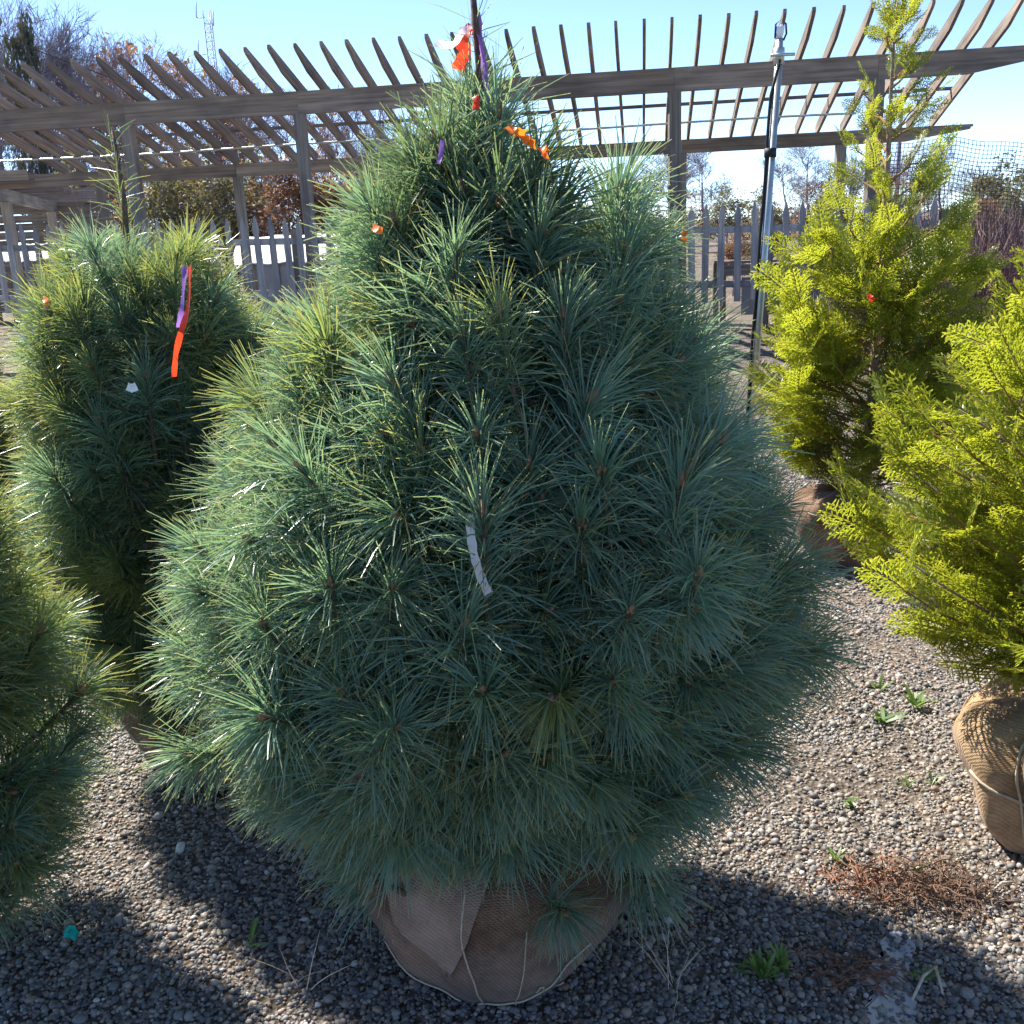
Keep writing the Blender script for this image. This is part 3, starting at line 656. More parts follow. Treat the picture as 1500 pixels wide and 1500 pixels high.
def build_sprinkler():
    Y = 5.5; top = at(1141, 88, Y); bot = at(1105, 560, Y); d = (bot - top) / (top[2] - bot[2]); foot = top + d * top[2]
    T = thing('sprinkler_riser', (foot[0], foot[1], 0), 'tall galvanised sprinkler riser pole with black hose right of the big pine', 'sprinkler')
    V, Fc = tube([foot - foot, top - foot], .0195, 16); obj('pole', mesh('pole', V, Fc, M['steel']), T, tuple(foot))
    V, Fc = tube([[0, 0, -.02], [0, 0, .055], [0, 0, .06], [0, 0, .10]], [.027, .027, .018, .018], 14); cl = obj('coupling', mesh('coupling', V, Fc, M['steel']), T, tuple(top))
    V, Fc = tube([[-.05, 0, .02], [.07, 0, .02]], .008, 8); obj('clamp_bolt', mesh('clamp_bolt', V, Fc, M['steel']), T, tuple(top + [0, -.03, 0]))
    V, Fc = tube([[0, 0, .10], [0, 0, .125], [.004, 0, .15], [0, 0, .16]], [.013, .02, .02, .012], 12); obj('sprinkler_head', mesh('sprinkler_head', V, Fc, M['tag_white']), T, tuple(top))
    V, Fc = tube([[.02, 0, .09], [.034, 0, .12], [.03, 0, .165], [.005, 0, .185], [-.02, 0, .165], [-.022, 0, .10]], .005, 6); obj('head_bracket', mesh('head_bracket', V, Fc, M['black']), T, tuple(top))
    P = []
    for k in range(24):
        t = k / 23; p = top + (foot - top) * (.07 + .93 * t) + np.array([-.0275 - .002 * math.sin(t * 25), -.004, 0]); P.append(p - foot)
    P.insert(0, top - foot + [.0, -.022, .0]); V, Fc = tube(P, .0085, 8); obj('hose', mesh('hose', V, Fc, M['black']), T, tuple(foot))
    for y in (224, 405):
        c = at(0, y, Y); q = (top[2] - at(1125, y, Y)[2]); p = top + d * q
        V, Fc = tube([p - foot + [-.008, 0, -.022], p - foot + [-.008, 0, .022]], .031, 14); obj('strap', mesh('strap', V, Fc, M['black']), T, tuple(foot))
build_sprinkler()

# ------------------------------------------------------------------ pine shoots
TILT = (82, 58, 34, 10, -14)
def shoot_geo(seed, tilt, n=230, k=4, L=.15, needle=.104, w0=.0020):
    r = np.random.default_rng(seed); e = math.radians(tilt); ax = np.array([math.cos(e), 0, math.sin(e)])
    A = np.array([0, 1., 0]); B = np.cross(ax, A); g = Geo()
    bend = np.array([0, 0, 1.]) * .03
    sp = np.stack([ax * (L * q - L) + bend * (q ** 2 - 1) * .7 for q in np.linspace(-.3, 1, 6)])
    g.add(*tube(sp, np.linspace(.0052, .0034, 6), 5), 1)
    bu = np.stack([[0, 0, 0], ax * .006, ax * .016, ax * .021]); g.add(*tube(bu, [.0034, .0058, .0042, .001], 6), 2)
    for q in range(4):
        a = q * 1.6 + r.random(); o = (A * math.cos(a) + B * math.sin(a)) * .005; g.add(*tube(np.stack([o, o * 1.5 + ax * .011]), [.0032, .001], 5), 2)
    q = r.beta(2.2, 1.0, n); a = r.uniform(0, 6.283, n)
    ang = np.radians(np.clip(30 + 50 * (1 - q) + r.normal(0, 19, n), 4, 115))[:, None]
    rd = np.cos(a)[:, None] * A + np.sin(a)[:, None] * B
    d = nrm(ax * np.cos(ang) + rd * np.sin(ang)); base = (ax * (L * q - L)[:, None]) + bend * ((q ** 2 - 1) * .7)[:, None]
    Ln = needle * r.uniform(.72, 1.14, n); P = [base]; dd = d; drp = r.uniform(.08, .36, (n, 1))
    for i in range(k - 1):
        P.append(P[-1] + dd * (Ln / (k - 1))[:, None]); dd = nrm(dd + np.array([0, 0, -1.]) * drp * 3 / (k - 1) + r.normal(size=dd.shape) * .035)
    wd = np.array([.75, 1, .9, .45] if k == 4 else [.9, 1, .45])[None] * w0 * r.uniform(.8, 1.2, (n, 1))
    V, Fc, col = ribbons(np.stack(P, 1), wd, r=r); g.add(V, Fc, 0, col); return g
SG = [[shoot_geo(100 * i + j, t) for j in range(4)] for i, t in enumerate(TILT)]
SL = [[shoot_geo(1000 + 100 * i + j, t, n=105, k=3, w0=.0027).arrays() for j in range(3)] for i, t in enumerate(TILT)]
SA = [[shoot_geo(2000 + 100 * i + j, t, n=160, k=3, w0=.0024).arrays() for j in range(4)] for i, t in enumerate(TILT)]
def shoot_meshes(nm): return [[g.build('needle_shoot', [M[nm], M['bark'], M['bud']]) for g in row] for row in SG]
SM = shoot_meshes('needle'); SMW = shoot_meshes('needle_sunglow')

def place(arr, pos, yaw, s):
    V = arr[0] * s; c, sn = math.cos(yaw), math.sin(yaw)
    return np.stack([V[:, 0] * c - V[:, 1] * sn + pos[0], V[:, 0] * sn + V[:, 1] * c + pos[1], V[:, 2] + pos[2]], 1)

def rootball(T, cx, cy, R, H, m, seed, creases=(), taper=.55, lump=.03, twist=0):
    r = np.random.default_rng(seed); nu, nv = 72, 34; V = []
    prof = [(0, 0), (taper * .8, 0.0), (taper, .03), (taper + (1 - taper) * .45, .22), (.93, .5), (1.0, .70), (.985, .83), (.92, .93), (.74, 1.0), (.4, 1.05), (0, 1.06)]
    pr = np.array(prof); ss = np.concatenate([[0], np.cumsum(np.hypot(np.diff(pr[:, 0]), np.diff(pr[:, 1])))]); s = np.linspace(0, ss[-1], nv)
    rr = np.interp(s, ss, pr[:, 0]); zz = np.interp(s, ss, pr[:, 1]); ph = r.random((6,)) * 6.28
    for j in range(nv):
        for i in range(nu):
            a = i / nu * 2 * math.pi; q = 1 + lump * (math.sin(2 * a + ph[0] + zz[j] * 2) + .7 * math.sin(5 * a + ph[1] + 4 * zz[j]) + .35 * math.sin(11 * a + ph[2] - 7 * zz[j]) + .2 * math.sin(23 * a + ph[3] + 9 * zz[j]))
            for (ca, w, dp, sl_) in creases:
                da = (a - ca - sl_ * (zz[j] - .5) + math.pi) % (2 * math.pi) - math.pi; q -= dp * math.exp(-(da / w) ** 2) * min(1, rr[j] * 1.3)
            dz = .012 * math.sin(4 * a + ph[4]) * (zz[j] > .75) + .008 * math.sin(9 * a + ph[5]) * (zz[j] > .6)
            V.append((math.cos(a) * rr[j] * R * q, math.sin(a) * rr[j] * R * q, zz[j] * H + dz - .015))
    Fc = []
    for j in range(nv - 1):
        for i in range(nu):
            p, q = j * nu + i, j * nu + (i + 1) % nu; Fc += [(p, q, q + nu), (p, q + nu, p + nu)]
    me = mesh('root_ball', V, Fc, m); V = np.array(V).reshape(nv, nu, 3)
    return obj('root_ball', me, T, (cx, cy, 0)), V
def surf(V, a, z, out=.004):       # point on the ball at angle a and height fraction z (0..1 of rows)
    nv, nu, _ = V.shape; fj = np.clip(z, 0, .999) * (nv - 1); fi = a / (2 * math.pi) * nu; j, i = int(fj), int(math.floor(fi)); u, v = fi - i, fj - j
    p = (V[j, i % nu] * (1 - u) + V[j, (i + 1) % nu] * u) * (1 - v) + (V[j + 1, i % nu] * (1 - u) + V[j + 1, (i + 1) % nu] * u) * v
    return p + nrm(np.array([p[0], p[1], .02])) * out
def twine(ball, V, pts, rad=.0022, name='twine'):
    q = np.array(pts); t = np.linspace(0, 1, len(q)); tt = np.linspace(0, 1, 6 * len(q))
    P = np.array([surf(V, np.interp(x, t, q[:, 0]), np.interp(x, t, q[:, 1]), .006) for x in tt]); Vt, Ft = tube(P, rad, 5); return sub(name, mesh(name, Vt, Ft, M['twine']), ball)

def pine(label, cx, cy, prof, top, leader, nobj, spacing, warm=0.0, inner=1.0, tiltb=0, seed=1, group=None, scale=1.0, lump=.05, ball=None, ball_mat='burlap', backfill=True, minh=0, extra=()):
    r = np.random.default_rng(seed)
    T = thing('pine_tree', (cx, cy, 0), label, 'pine tree', group)
    ph = np.array(prof); h0, h1 = ph[0, 0], ph[-1, 0]
    def RR(h, a):
        l = np.interp(h, ph[:, 0], ph[:, 1]); q = np.interp(h, ph[:, 0], ph[:, 2]); c = math.cos(a)
        b = (l + q) / 2 + (q - l) / 2 * c
        if ph.shape[1] > 3: wf = max(0, -math.sin(a)) ** 1.5; b = b * (1 - wf) + np.interp(h, ph[:, 0], ph[:, 3]) * wf
        return b + lump * math.sin(3 * a + h * 7 + seed) * .5 + lump * .5 * math.sin(5 * a - h * 11 + seed * 2)
    tilt_of = lambda f: np.interp(f, [0, .2, .5, .8, 1], [4, 26, 44, 66, 84])
    spots = []; h = h0
    while h < h1:
        R = RR(h, 0) * .5 + RR(h, math.pi) * .5; n = max(4, int(2 * math.pi * max(R - .05, .03) / spacing)); o = r.random()
        for i in range(n):
            a = (i + o + r.uniform(-.4, .4)) / n * 2 * math.pi; hh = h + r.uniform(-.6, .6) * spacing * .8
            rad = max(.01, RR(hh, a) - .055 * scale + r.uniform(-.10, .03)); f = (hh - h0) / (h1 - h0)
            spots.append((cx + rad * math.cos(a), cy + rad * math.sin(a), max(minh, hh), a, tilt_of(f) + tiltb + r.normal(0, 17), f))
        h += spacing * .82
    for (ex, ey, eY) in extra:                # low side shoots hanging in front of the root ball
        p = at(ex, ey, eY); a = math.atan2(p[1] - cy, p[0] - cx); spots.insert(0, (p[0], p[1], p[2], a, r.uniform(0, 16), .08))
    S_ = np.array(spots); cv = np.array([0, 0, CAM_H]) - S_[:, :3]
    nr = np.stack([np.cos(S_[:, 3]), np.sin(S_[:, 3]), np.interp(S_[:, 5], [0, .5, 1], [-.2, .3, 1])], 1)
    face = (nrm(nr) * nrm(cv)).sum(1); px = project(S_[:, :3]); seen = (px[:, 0] > -60) & (px[:, 0] < 1560) & (px[:, 1] < 1560)
    order = np.argsort(-(face + 2 * seen + 9 * (np.arange(len(S_)) < len(extra)))); chosen = set(order[:nobj].tolist())
    G = Geo()
    for i, (x, y, z, a, tl, f) in enumerate(spots):
        ti = int(np.argmin([abs(tl - t) for t in TILT])); v = int(r.integers(0, 4)); yaw = a + r.normal(0, .45); s = scale * r.uniform(.82, 1.25)
        if i in chosen:
            w = r.random() < warm * (.35 + .9 * f)  # shoots with painted sun glow, more often towards the top
            o = obj('needle_shoot', (lambda q: q.copy() if nobj > 100 else q)((SMW if w else SM)[ti][v]), T,   # own mesh: the renderer traces it much faster than overlapping instances
                    (x, y, z), (r.normal(0, .09), r.normal(0, .09), yaw), s)
        elif backfill:
            A = SA[ti][v]; G.add(place(A, (x, y, z), yaw, s), A[1], 0, A[3]); G.M[-1] = A[2]
    # older shoots further in
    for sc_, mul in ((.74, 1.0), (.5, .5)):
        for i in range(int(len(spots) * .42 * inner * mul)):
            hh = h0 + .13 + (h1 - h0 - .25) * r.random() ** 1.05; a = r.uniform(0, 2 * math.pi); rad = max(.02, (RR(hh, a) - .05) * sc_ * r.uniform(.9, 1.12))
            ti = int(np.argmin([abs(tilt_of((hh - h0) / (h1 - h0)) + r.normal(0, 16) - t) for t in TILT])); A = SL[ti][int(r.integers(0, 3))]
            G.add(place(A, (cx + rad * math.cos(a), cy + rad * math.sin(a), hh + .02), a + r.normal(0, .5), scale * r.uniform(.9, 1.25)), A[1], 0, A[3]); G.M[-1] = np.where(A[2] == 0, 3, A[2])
    if G.n:
        V, Fc, Mi, K = G.arrays(); V = V - np.array([cx, cy, 0])
        o = obj('crown', mesh('crown', V, Fc, [M['needle'], M['bark'], M['bud'], M['needle_inner']], Mi, K), T, (cx, cy, 0)); o['kind'] = 'stuff'
    # trunk and limbs
    bh = ball[1] if ball else 0; P = [(0, 0, bh * .8)]
    for q in np.linspace(bh * .8, top, 10)[1:]: P.append((r.normal(0, .006) + leader[0] * (q / top) ** 2, r.normal(0, .006), q))
    Vt, Ft = tube(P, np.concatenate([np.linspace(.026, .010, 8), [.0065, .004]]) * scale, 9); obj('trunk', mesh('trunk', Vt, Ft, M['bark']), T, (cx, cy, 0))
    hh = max(h0, bh) + .2
    while hh < h1 - .15:
        o0 = r.random() * 6
        for k in range(6):
            a = o0 + k * 1.047 + r.normal(0, .12); R = RR(hh, a) * .55; up = np.interp((hh - h0) / (h1 - h0), [0, .5, 1], [.05, .3, .5])
            P = [(math.cos(a + .12 * t * (k % 3 - 1)) * R * t, math.sin(a + .12 * t * (k % 3 - 1)) * R * t, hh - .06 + (up * t * t - .1 * t) * R) for t in np.linspace(0, 1, 6)]
            Vb, Fb = tube(P, np.linspace(.011, .004, 6) * scale, 6); obj('branch', mesh('branch', Vb, Fb, M['bark']), T, (cx, cy, 0))
        hh += .19
    # leader shoot: sparse needles standing off the bare stem
    n = leader[2]; zz = top - (top - leader[1]) * r.random(n) ** .8; a = r.uniform(0, 6.28, n); el = np.radians(r.normal(38, 22, n))
    d = np.stack([np.cos(a) * np.cos(el), np.sin(a) * np.cos(el), np.sin(el)], 1); base = np.stack([leader[0] * (zz / top) ** 2, 0 * zz, zz], 1); Ln = r.uniform(.05, .095, n) * scale; P = [base]
    for i in range(3): P.append(P[-1] + d * (Ln / 3)[:, None]); d = nrm(d + r.normal(size=d.shape) * .06 + [0, 0, -.05])
    g = Geo(); V, Fc, col = ribbons(np.stack(P, 1), np.array([.8, 1, .9, .4])[None] * np.full((n, 1), .0019), r=r); g.add(V, Fc, 0, col)
    obj('leader_shoot', g.build('leader_shoot', M['needle_sunglow'] if warm else M['needle']), T, (cx, cy, 0))
    bv = None
    if ball:
        bo, bv = rootball(T, cx + ball[2], cy + ball[3], ball[0], ball[1], M[ball_mat], seed + 7, creases=ball[4], taper=ball[5])
        return T, bo, bv
    return T, None, None

MX, MY = -.045, 2.05
mprof = [(.22, .36, .36, .06), (.32, .48, .43, .18), (.42, .59, .50, .30), (.55, .67, .60, .43), (.68, .69, .65, .53), (.82, .70, .67, .60), (.96, .67, .66, .61), (1.10, .58, .62, .58), (1.26, .51, .57, .52), (1.42, .42, .46, .42), (1.56, .33, .38, .34), (1.68, .23, .27, .24), (1.78, .13, .13, .12), (1.86, .06, .05, .05)]
T, BO, BV = pine('big round blue green pine in a brown burlap root ball at the centre', MX, MY, mprof, 2.09, (.02, 1.84, 46), 300, .112, warm=.06, seed=3, scale=1.17,
                 ball=(.315, .37, -.02, -.02, ((4.2, .12, .05, .3), (5.3, .10, .04, -.2), (3.4, .1, .05, .2)), .62), minh=.10,
                 extra=[(738, 1172, 1.62), (925, 1222, 1.66), (825, 1335, 1.70), (590, 1225, 1.68), (470, 1190, 1.66), (280, 1105, 1.78), (1000, 1165, 1.70), (950, 1290, 1.78), (405, 1150, 1.72), (870, 1150, 1.62), (560, 1150, 1.62)])
TW = lambda pts, rad=.0022: twine(BO, BV, pts, rad)
TW([(3.55, .38), (3.75, .31), (4.0, .27), (4.25, .245)]); TW([(4.45, .245), (4.7, .26), (5.0, .30), (5.3, .36), (5.5, .42)]); TW([(3.6, .30), (3.8, .22), (4.05, .17)]); TW([(4.6, .15), (4.9, .16), (5.2, .19), (5.45, .25)], .0026)
TW([(5.0, .33), (5.03, .35), (5.06, .345), (5.07, .32), (5.04, .30)], .0018); TW([(4.85, .12), (4.85, .2), (4.83, .3), (4.88, .42), (4.9, .55)], .0014); TW([(4.55, .12), (4.5, .25), (4.52, .4), (4.48, .55), (4.5, .66)], .002)
# loose triangular flap of paler burlap folded over the shoulder
fl = []
for j in range(11):
    for i in range(13):
        u = i / 12 - .5; v = j / 10; a = 4.20 + u * .95 * (1 - v) ** .8 + .10 * v; z = .70 - .30 * v
        fl.append(surf(BV, a, z, .006 + .004 * v + .003 * math.sin(i * .8 + j * .5)))
Fc = []
for j in range(10):
    for i in range(12): p = j * 13 + i; Fc += [(p, p + 1, p + 14), (p, p + 14, p + 13)]
sub('burlap_flap', mesh('burlap_flap', np.array(fl), Fc, M['burlap_pale']), BO)

T, BO, BV = pine('narrow shaggy pine with a tall bare leader left of the big pine', -1.03, 2.98, [(.24, .26, .26), (.45, .36, .36), (.7, .40, .38), (.95, .41, .38), (1.2, .38, .37), (1.42, .35, .34), (1.54, .26, .28), (1.63, .13, .14)], 1.90, (-.02, 1.50, 130), 190, .10, warm=.5, scale=1.1, seed=5, lump=.03,
     ball=(.27, .28, .08, -.06, ((3.7, .2, .10, .5), (4.5, .15, .06, -.3)), .5))
twine(BO, BV, [(3.4, .6), (3.7, .52), (4.1, .5), (4.6, .55)])
pine('low bright pine cut by the left edge, nearest the camera', -1.36, 2.12, [(.20, .26, .26), (.36, .40, .38), (.55, .36, .33), (.75, .37, .35), (.95, .34, .32), (1.10, .28, .26), (1.22, .16, .16), (1.30, .06, .06)], 1.40, (0, 1.2, 40), 160, .125, warm=1.0, seed=9, lump=.06, scale=1.15, inner=.15, minh=.10)
p = at(338, 420, 4.3)
pine('small pine with orange ribbons behind the shaggy left pine', p[0], 4.3, [(.3, .3, .3), (.7, .36, .36), (1.05, .32, .32), (1.25, .2, .2), (1.36, .08, .08)], 1.62, (0, 1.3, 60), 60, .12, warm=.9, seed=13, inner=.6, scale=1.15)
p = at(-28, 600, 4.4)
pine('yellowish young pine at the left edge behind the shaggy pine', p[0], 4.4, [(.2, .26, .26), (.6, .27, .27), (1.0, .2, .2), (1.2, .1, .1), (1.28, .04, .04)], 1.40, (0, 1.2, 50), 60, .12, warm=1.0, seed=17, inner=.6, scale=1.1)
p = at(478, 460, 4.6)
pine('pine mostly hidden behind the left shoulder of the big pine', p[0], 4.6, [(.3, .3, .3), (.7, .36, .36), (1.05, .3, .3), (1.2, .1, .1)], 1.36, (0, 1.15, 30), 40, .13, warm=.6, seed=19, inner=.5, scale=1.15)

# ------------------------------------------------------------------ arborvitae
def spray_geo(seed, L=.165, dens=1.0):
    r = np.random.default_rng(seed); g = Geo(); n = int(20 * dens); t = (np.arange(n) + .5) / n
    curve = r.uniform(-.25, .25); cup = r.uniform(-.18, .05)
    def ctr(q): return np.stack([L * q, curve * L * q ** 2, cup * L * q ** 2], -1)
    ax = ctr(np.linspace(0, 1, 6))[None]; g.add(*ribbons(ax, np.linspace(.0032, .0016, 6)[None], roll=np.array([[0, 0, 1.]]), r=r)[:2], 1)
    P = []; W = []
    for i, q in enumerate(t):
        s = 1 if i % 2 else -1; ln = L * (.50 * (1 - q) ** .75 * min(1, .45 + q * 2.2) + .07) * r.uniform(.8, 1.15); an = math.radians(r.uniform(38, 52)) * s + curve * q
        d = np.array([math.cos(an), math.sin(an), r.normal(0, .12) + cup * .3]); b = ctr(np.array(q)); e = b + d * ln
        P.append([b, (b + e) / 2 + np.array([.0, .0, .002]), e]); W.append([.0028, .0036, .0018])
        m = max(2, int(ln / .0080))
        for j in range(m):
            f = (j + .6) / m; s2 = 1 if j % 2 else -1; l2 = (.022 * (1 - f) ** .6 + .005) * min(1, ln / .04) * r.uniform(.8, 1.2) + .003; a2 = an + s2 * math.radians(r.uniform(32, 46))
            b2 = b + (e - b) * f; e2 = b2 + np.array([math.cos(a2), math.sin(a2), r.normal(0, .16)]) * l2; P.append([b2, (b2 + e2) / 2, e2]); W.append([.0028, .0046, .0020])
    V, Fc, col = ribbons(np.array(P), np.array(W), roll=np.broadcast_to(np.array([0, 0, 1.]), (len(P), 3)) + r.normal(size=(len(P), 3)) * .3, r=r)
    col[:, 0] = np.clip(V[:, 0] / L * .75 + col[:, 0] * .25, 0, 1); g.add(V, Fc, 0, col); return g
PG = [spray_geo(300 + k) for k in range(7)]; PM = [g.build('leaf_spray', [M['cedar'], M['cedar_twig']]) for g in PG]; PAr = [g.arrays() for g in PG]
PLo = [spray_geo(330 + k, dens=.55).arrays() for k in range(4)]
def eul_mat(e): return np.array(e.to_matrix())
def arborvitae(label, cx, cy, prof, top, nb, per, nobj, seed, scale=1.0, lean=0, ball=None, ball_mat='burlap', sparse_top=None, minh=.2):
    r = np.random.default_rng(seed); T = thing('arborvitae', (cx, cy, 0), label, 'arborvitae', 'arborvitae at right'); ph = np.array(prof)
    RR = lambda h: np.interp(h, ph[:, 0], ph[:, 1]); bh = ball[1] if ball else 0
    tr = [(lean * (q / top) ** 1.0 + r.normal(0, .007), r.normal(0, .007), q) for q in np.linspace(bh * .7, top, 12)]; tra = np.array(tr)
    Vt, Ft = tube(tr, np.concatenate([np.linspace(.026, .011, 9), [.008, .006, .003]]), 9); obj('trunk', mesh('trunk', Vt, Ft, M['cedar_bark']), T, (cx, cy, 0))
    cand = []
    for b in range(nb):
        h = ph[0, 0] + (ph[-1, 0] - ph[0, 0]) * ((b + r.random()) / nb) ** 1.02
        sp = sparse_top is not None and h > sparse_top
        if sp and r.random() < .4: continue
        a = b * 2.39996 + r.normal(0, .3); R = RR(h) * r.uniform(.82, 1.1); rise = R * np.interp(h, [ph[0, 0], ph[-1, 0]], [.45, 1.3]) * r.uniform(.7, 1.2)
        hb = max(bh * .9, h - rise * .7); x0 = np.interp(hb, tra[:, 2], tra[:, 0]); ts = np.linspace(0, 1, 6)
        P = np.stack([x0 + np.cos(a) * R * ts, np.sin(a) * R * ts, hb + rise * ts ** 1.3 * .8], 1) + r.normal(size=(6, 3)) * .008 * ts[:, None]; P[:, 2] = np.maximum(P[:, 2], minh * .6)
        Vb, Fb = tube(P, np.linspace(.0075, .0022, 6), 5); obj('branch', mesh('branch', Vb, Fb, M['cedar_twig'] if b % 3 else M['cedar_bark']), T, (cx, cy, 0))
        m = int(per * np.clip(R / .45, .35, 1.4) * (.7 if sp else 1))
        for k in range(m):
            q = 1 - .78 * (k / m) ** 1.0 if k else 1.0; f = q * 5; i0 = min(int(f), 4); pos = P[i0] + (P[i0 + 1] - P[i0]) * (f - i0) + r.normal(size=3) * .018
            bd = nrm(P[i0 + 1] - P[i0]); sd_ = np.array([-math.sin(a), math.cos(a), 0]); s = (0 if k == 0 else (1 if k % 2 else -1))
            d = nrm(bd + sd_ * s * r.uniform(.4, 1.0) + np.array([0, 0, r.normal(.12, .28)]) + r.normal(size=3) * .15)
            y = nrm(np.cross(r.normal(size=3) * .75 + np.array([0, 0, 1.]), d)); z = np.cross(d, y)
            cand.append((pos + [cx, cy, 0], d, y, z, scale * r.uniform(.7, 1.15) * (.7 if sp else 1), q, h))
    pos = np.array([c[0] for c in cand]); px = project(pos); seen = (px[:, 0] > -20) & (px[:, 0] < 1540); dist = np.linalg.norm(pos - [0, 0, CAM_H], axis=1)
    order = np.argsort(dist - 3 * seen); chosen = set(order[:nobj].tolist()); G = Geo()
    for i, (p, d, y, z, s, q, h) in enumerate(cand):
        if i in chosen:
            m = Matrix((Vector(d), Vector(y), Vector(z))).transposed(); obj('leaf_spray', PM[i % 7].copy(), T, tuple(p), m.to_euler(), s)
        else:
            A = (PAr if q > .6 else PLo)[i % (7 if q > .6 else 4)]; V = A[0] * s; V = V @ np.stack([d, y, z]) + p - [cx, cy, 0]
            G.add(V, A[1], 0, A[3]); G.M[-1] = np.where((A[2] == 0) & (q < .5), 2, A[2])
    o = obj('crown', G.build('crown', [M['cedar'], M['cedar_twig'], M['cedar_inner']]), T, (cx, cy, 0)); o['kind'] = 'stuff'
    if ball: return T, *rootball(T, cx + ball[2], cy + ball[3], ball[0], ball[1], M[ball_mat], seed + 5, creases=ball[4], taper=ball[5], lump=ball[6])
    return T, None, None
T, BO, BV = arborvitae('tall thin topped yellow green arborvitae behind the steel pole', 1.68, 4.72, [(.38, .22), (.6, .38), (.85, .43), (1.15, .42), (1.4, .33), (1.6, .25), (1.85, .18), (2.15, .12), (2.40, .03)], 2.50, 150, 13, 200, 31, 1.2, lean=.04,
     ball=(.24, .34, -.10, -.05, ((3.9, .15, .08, .4),), .55, .03), sparse_top=1.5, minh=.35)
twine(BO, BV, [(3.6, .6), (4.0, .55), (4.6, .5)])
T, BO, BV = arborvitae('bushy yellow green arborvitae over a tan root ball at the right edge', 1.54, 2.52, [(.42, .36), (.55, .50), (.7, .58), (.95, .55), (1.2, .33), (1.4, .17), (1.55, .08), (1.7, .03)], 1.78, 135, 10, 290, 37, 1.0, lean=.02,
     ball=(.37, .37, -.03, -.16, ((3.55, .13, .16, -.1), (4.15, .07, .09, .15), (4.8, .1, .08, 0)), .78, .045), ball_mat='burlap_tan', minh=.36)
twine(BO, BV, [(4.12, .2), (4.15, .35), (4.17, .5), (4.2, .66), (4.3, .8)], .004); twine(BO, BV, [(3.2, .52), (3.6, .47), (4.0, .44), (4.5, .45), (5.0, .48)], .004); twine(BO, BV, [(3.58, .2), (3.55, .4), (3.53, .6), (3.5, .75)], .004)

# ------------------------------------------------------------------ ribbons and tags
def strip(name, pts, w, m, label, cat='ribbon', group=None, face=(0, -1, 0), twist=.5, parent=None, seed=0):
    r = np.random.default_rng(seed + 77); P = np.array(pts, float); k = 16
    t = np.linspace(0, 1, len(P)); tt = np.linspace(0, 1, k); Q = np.stack([np.interp(tt, t, P[:, i]) for i in range(3)], 1)
    Q[1:-1] = (Q[:-2] + 2 * Q[1:-1] + Q[2:]) / 4; T = nrm(np.gradient(Q, axis=0)); V = []
    for i in range(k):
        a = twist * math.sin(tt[i] * 5 + seed) ; s = nrm(np.cross(T[i], np.array(face, float))); nn = np.cross(T[i], s); d = s * math.cos(a) + nn * math.sin(a); ww = w * (1 + .12 * math.sin(i * 1.9 + seed))
        for j in (-1, 0, 1): V.append(Q[i] + d * ww / 2 * j + nn * (.12 * w if j == 0 else 0))
    base = Q[0].copy(); V = np.array(V) - base; Fc = []
    for i in range(k - 1):
        for j in range(2): p = i * 3 + j; Fc += [(p, p + 1, p + 4), (p, p + 4, p + 3)]
    o = obj(name, mesh(name, V, Fc, m), parent, tuple(base))
    if label: tag(o, label, cat, group)
    return o
def A(x, y, Y): return at(x, y, Y)
Yt = 2.06
strip('flagging_ribbon', [A(695, 38, Yt), A(682, 44, Yt - .02), A(677, 62, Yt - .03), A(683, 78, Yt - .03), A(673, 92, Yt - .02), A(671, 102, Yt - .02)], .026, M['tape_red'], "red orange flagging ribbon knotted to the big pine's leader", twist=.7, seed=1)
strip('flagging_ribbon', [A(694, 38, Yt), A(680, 42, Yt - .03), A(670, 58, Yt - .04), A(664, 66, Yt - .05), A(652, 66, Yt - .05), A(637, 64, Yt - .05)], .013, M['tape_white'], "white ribbon fluttering left from the big pine's leader", twist=.9, seed=2)
strip('flagging_ribbon', [A(699, 34, Yt), A(703, 55, Yt - .02), A(708, 85, Yt - .03), A(711, 115, Yt - .04), A(714, 148, Yt - .05)], .012, M['tape_purple'], "purple flagging ribbon hanging right of the big pine's leader", twist=.9, seed=3)
V, Fc = tube([(0, 0, -.018), (.002, 0, 0), (0, 0, .02)], [.009, .0105, .009], 8); tag(obj('ribbon_knot', mesh('ribbon_knot', V, Fc, M['tape_purple']), None, tuple(A(697, 36, Yt))), "purple tape wound round the big pine's leader stem", 'ribbon')
for k, (a, b, Y, lab) in enumerate((((742, 185), (770, 196), 1.86, "short orange ribbon scrap in the big pine's top, highest on the right"), ((766, 198), (785, 212), 1.85, "orange ribbon scrap woven through needles, in the middle of three"), ((794, 214), (804, 228), 1.82, 'orange ribbon scrap on the right shoulder of the big pine top'))):
    m_ = ((a[0] + b[0]) / 2, (a[1] + b[1]) / 2 + 3); strip('flagging_ribbon', [A(*a, Y), A(*m_, Y - .02), A(*b, Y)], .016, M['tape_orange'], lab, twist=.8, seed=4 + k)
strip('flagging_ribbon', [A(696, 140, 1.9), A(698, 150, 1.89), A(697, 160, 1.88)], .012, M['tape_red'], "small red ribbon end below the big pine's leader", seed=8)
strip('flagging_ribbon', [A(545, 332, 1.68), A(553, 336, 1.66), A(560, 338, 1.66)], .012, M['tape_orange'], 'tiny orange tape scrap on the upper left of the big pine', seed=9)
strip('flagging_ribbon', [A(648, 205, 1.8), A(646, 225, 1.78), A(642, 240, 1.77)], .008, M['tape_purple'], 'small purple tape end on the upper left of the big pine', seed=10)
strip('flagging_ribbon', [A(1003, 338, 2.0), A(1003, 345, 1.99), A(1001, 353, 1.98)], .012, M['tape_orange'], 'orange tape scrap on the upper right edge of the big pine', seed=11)
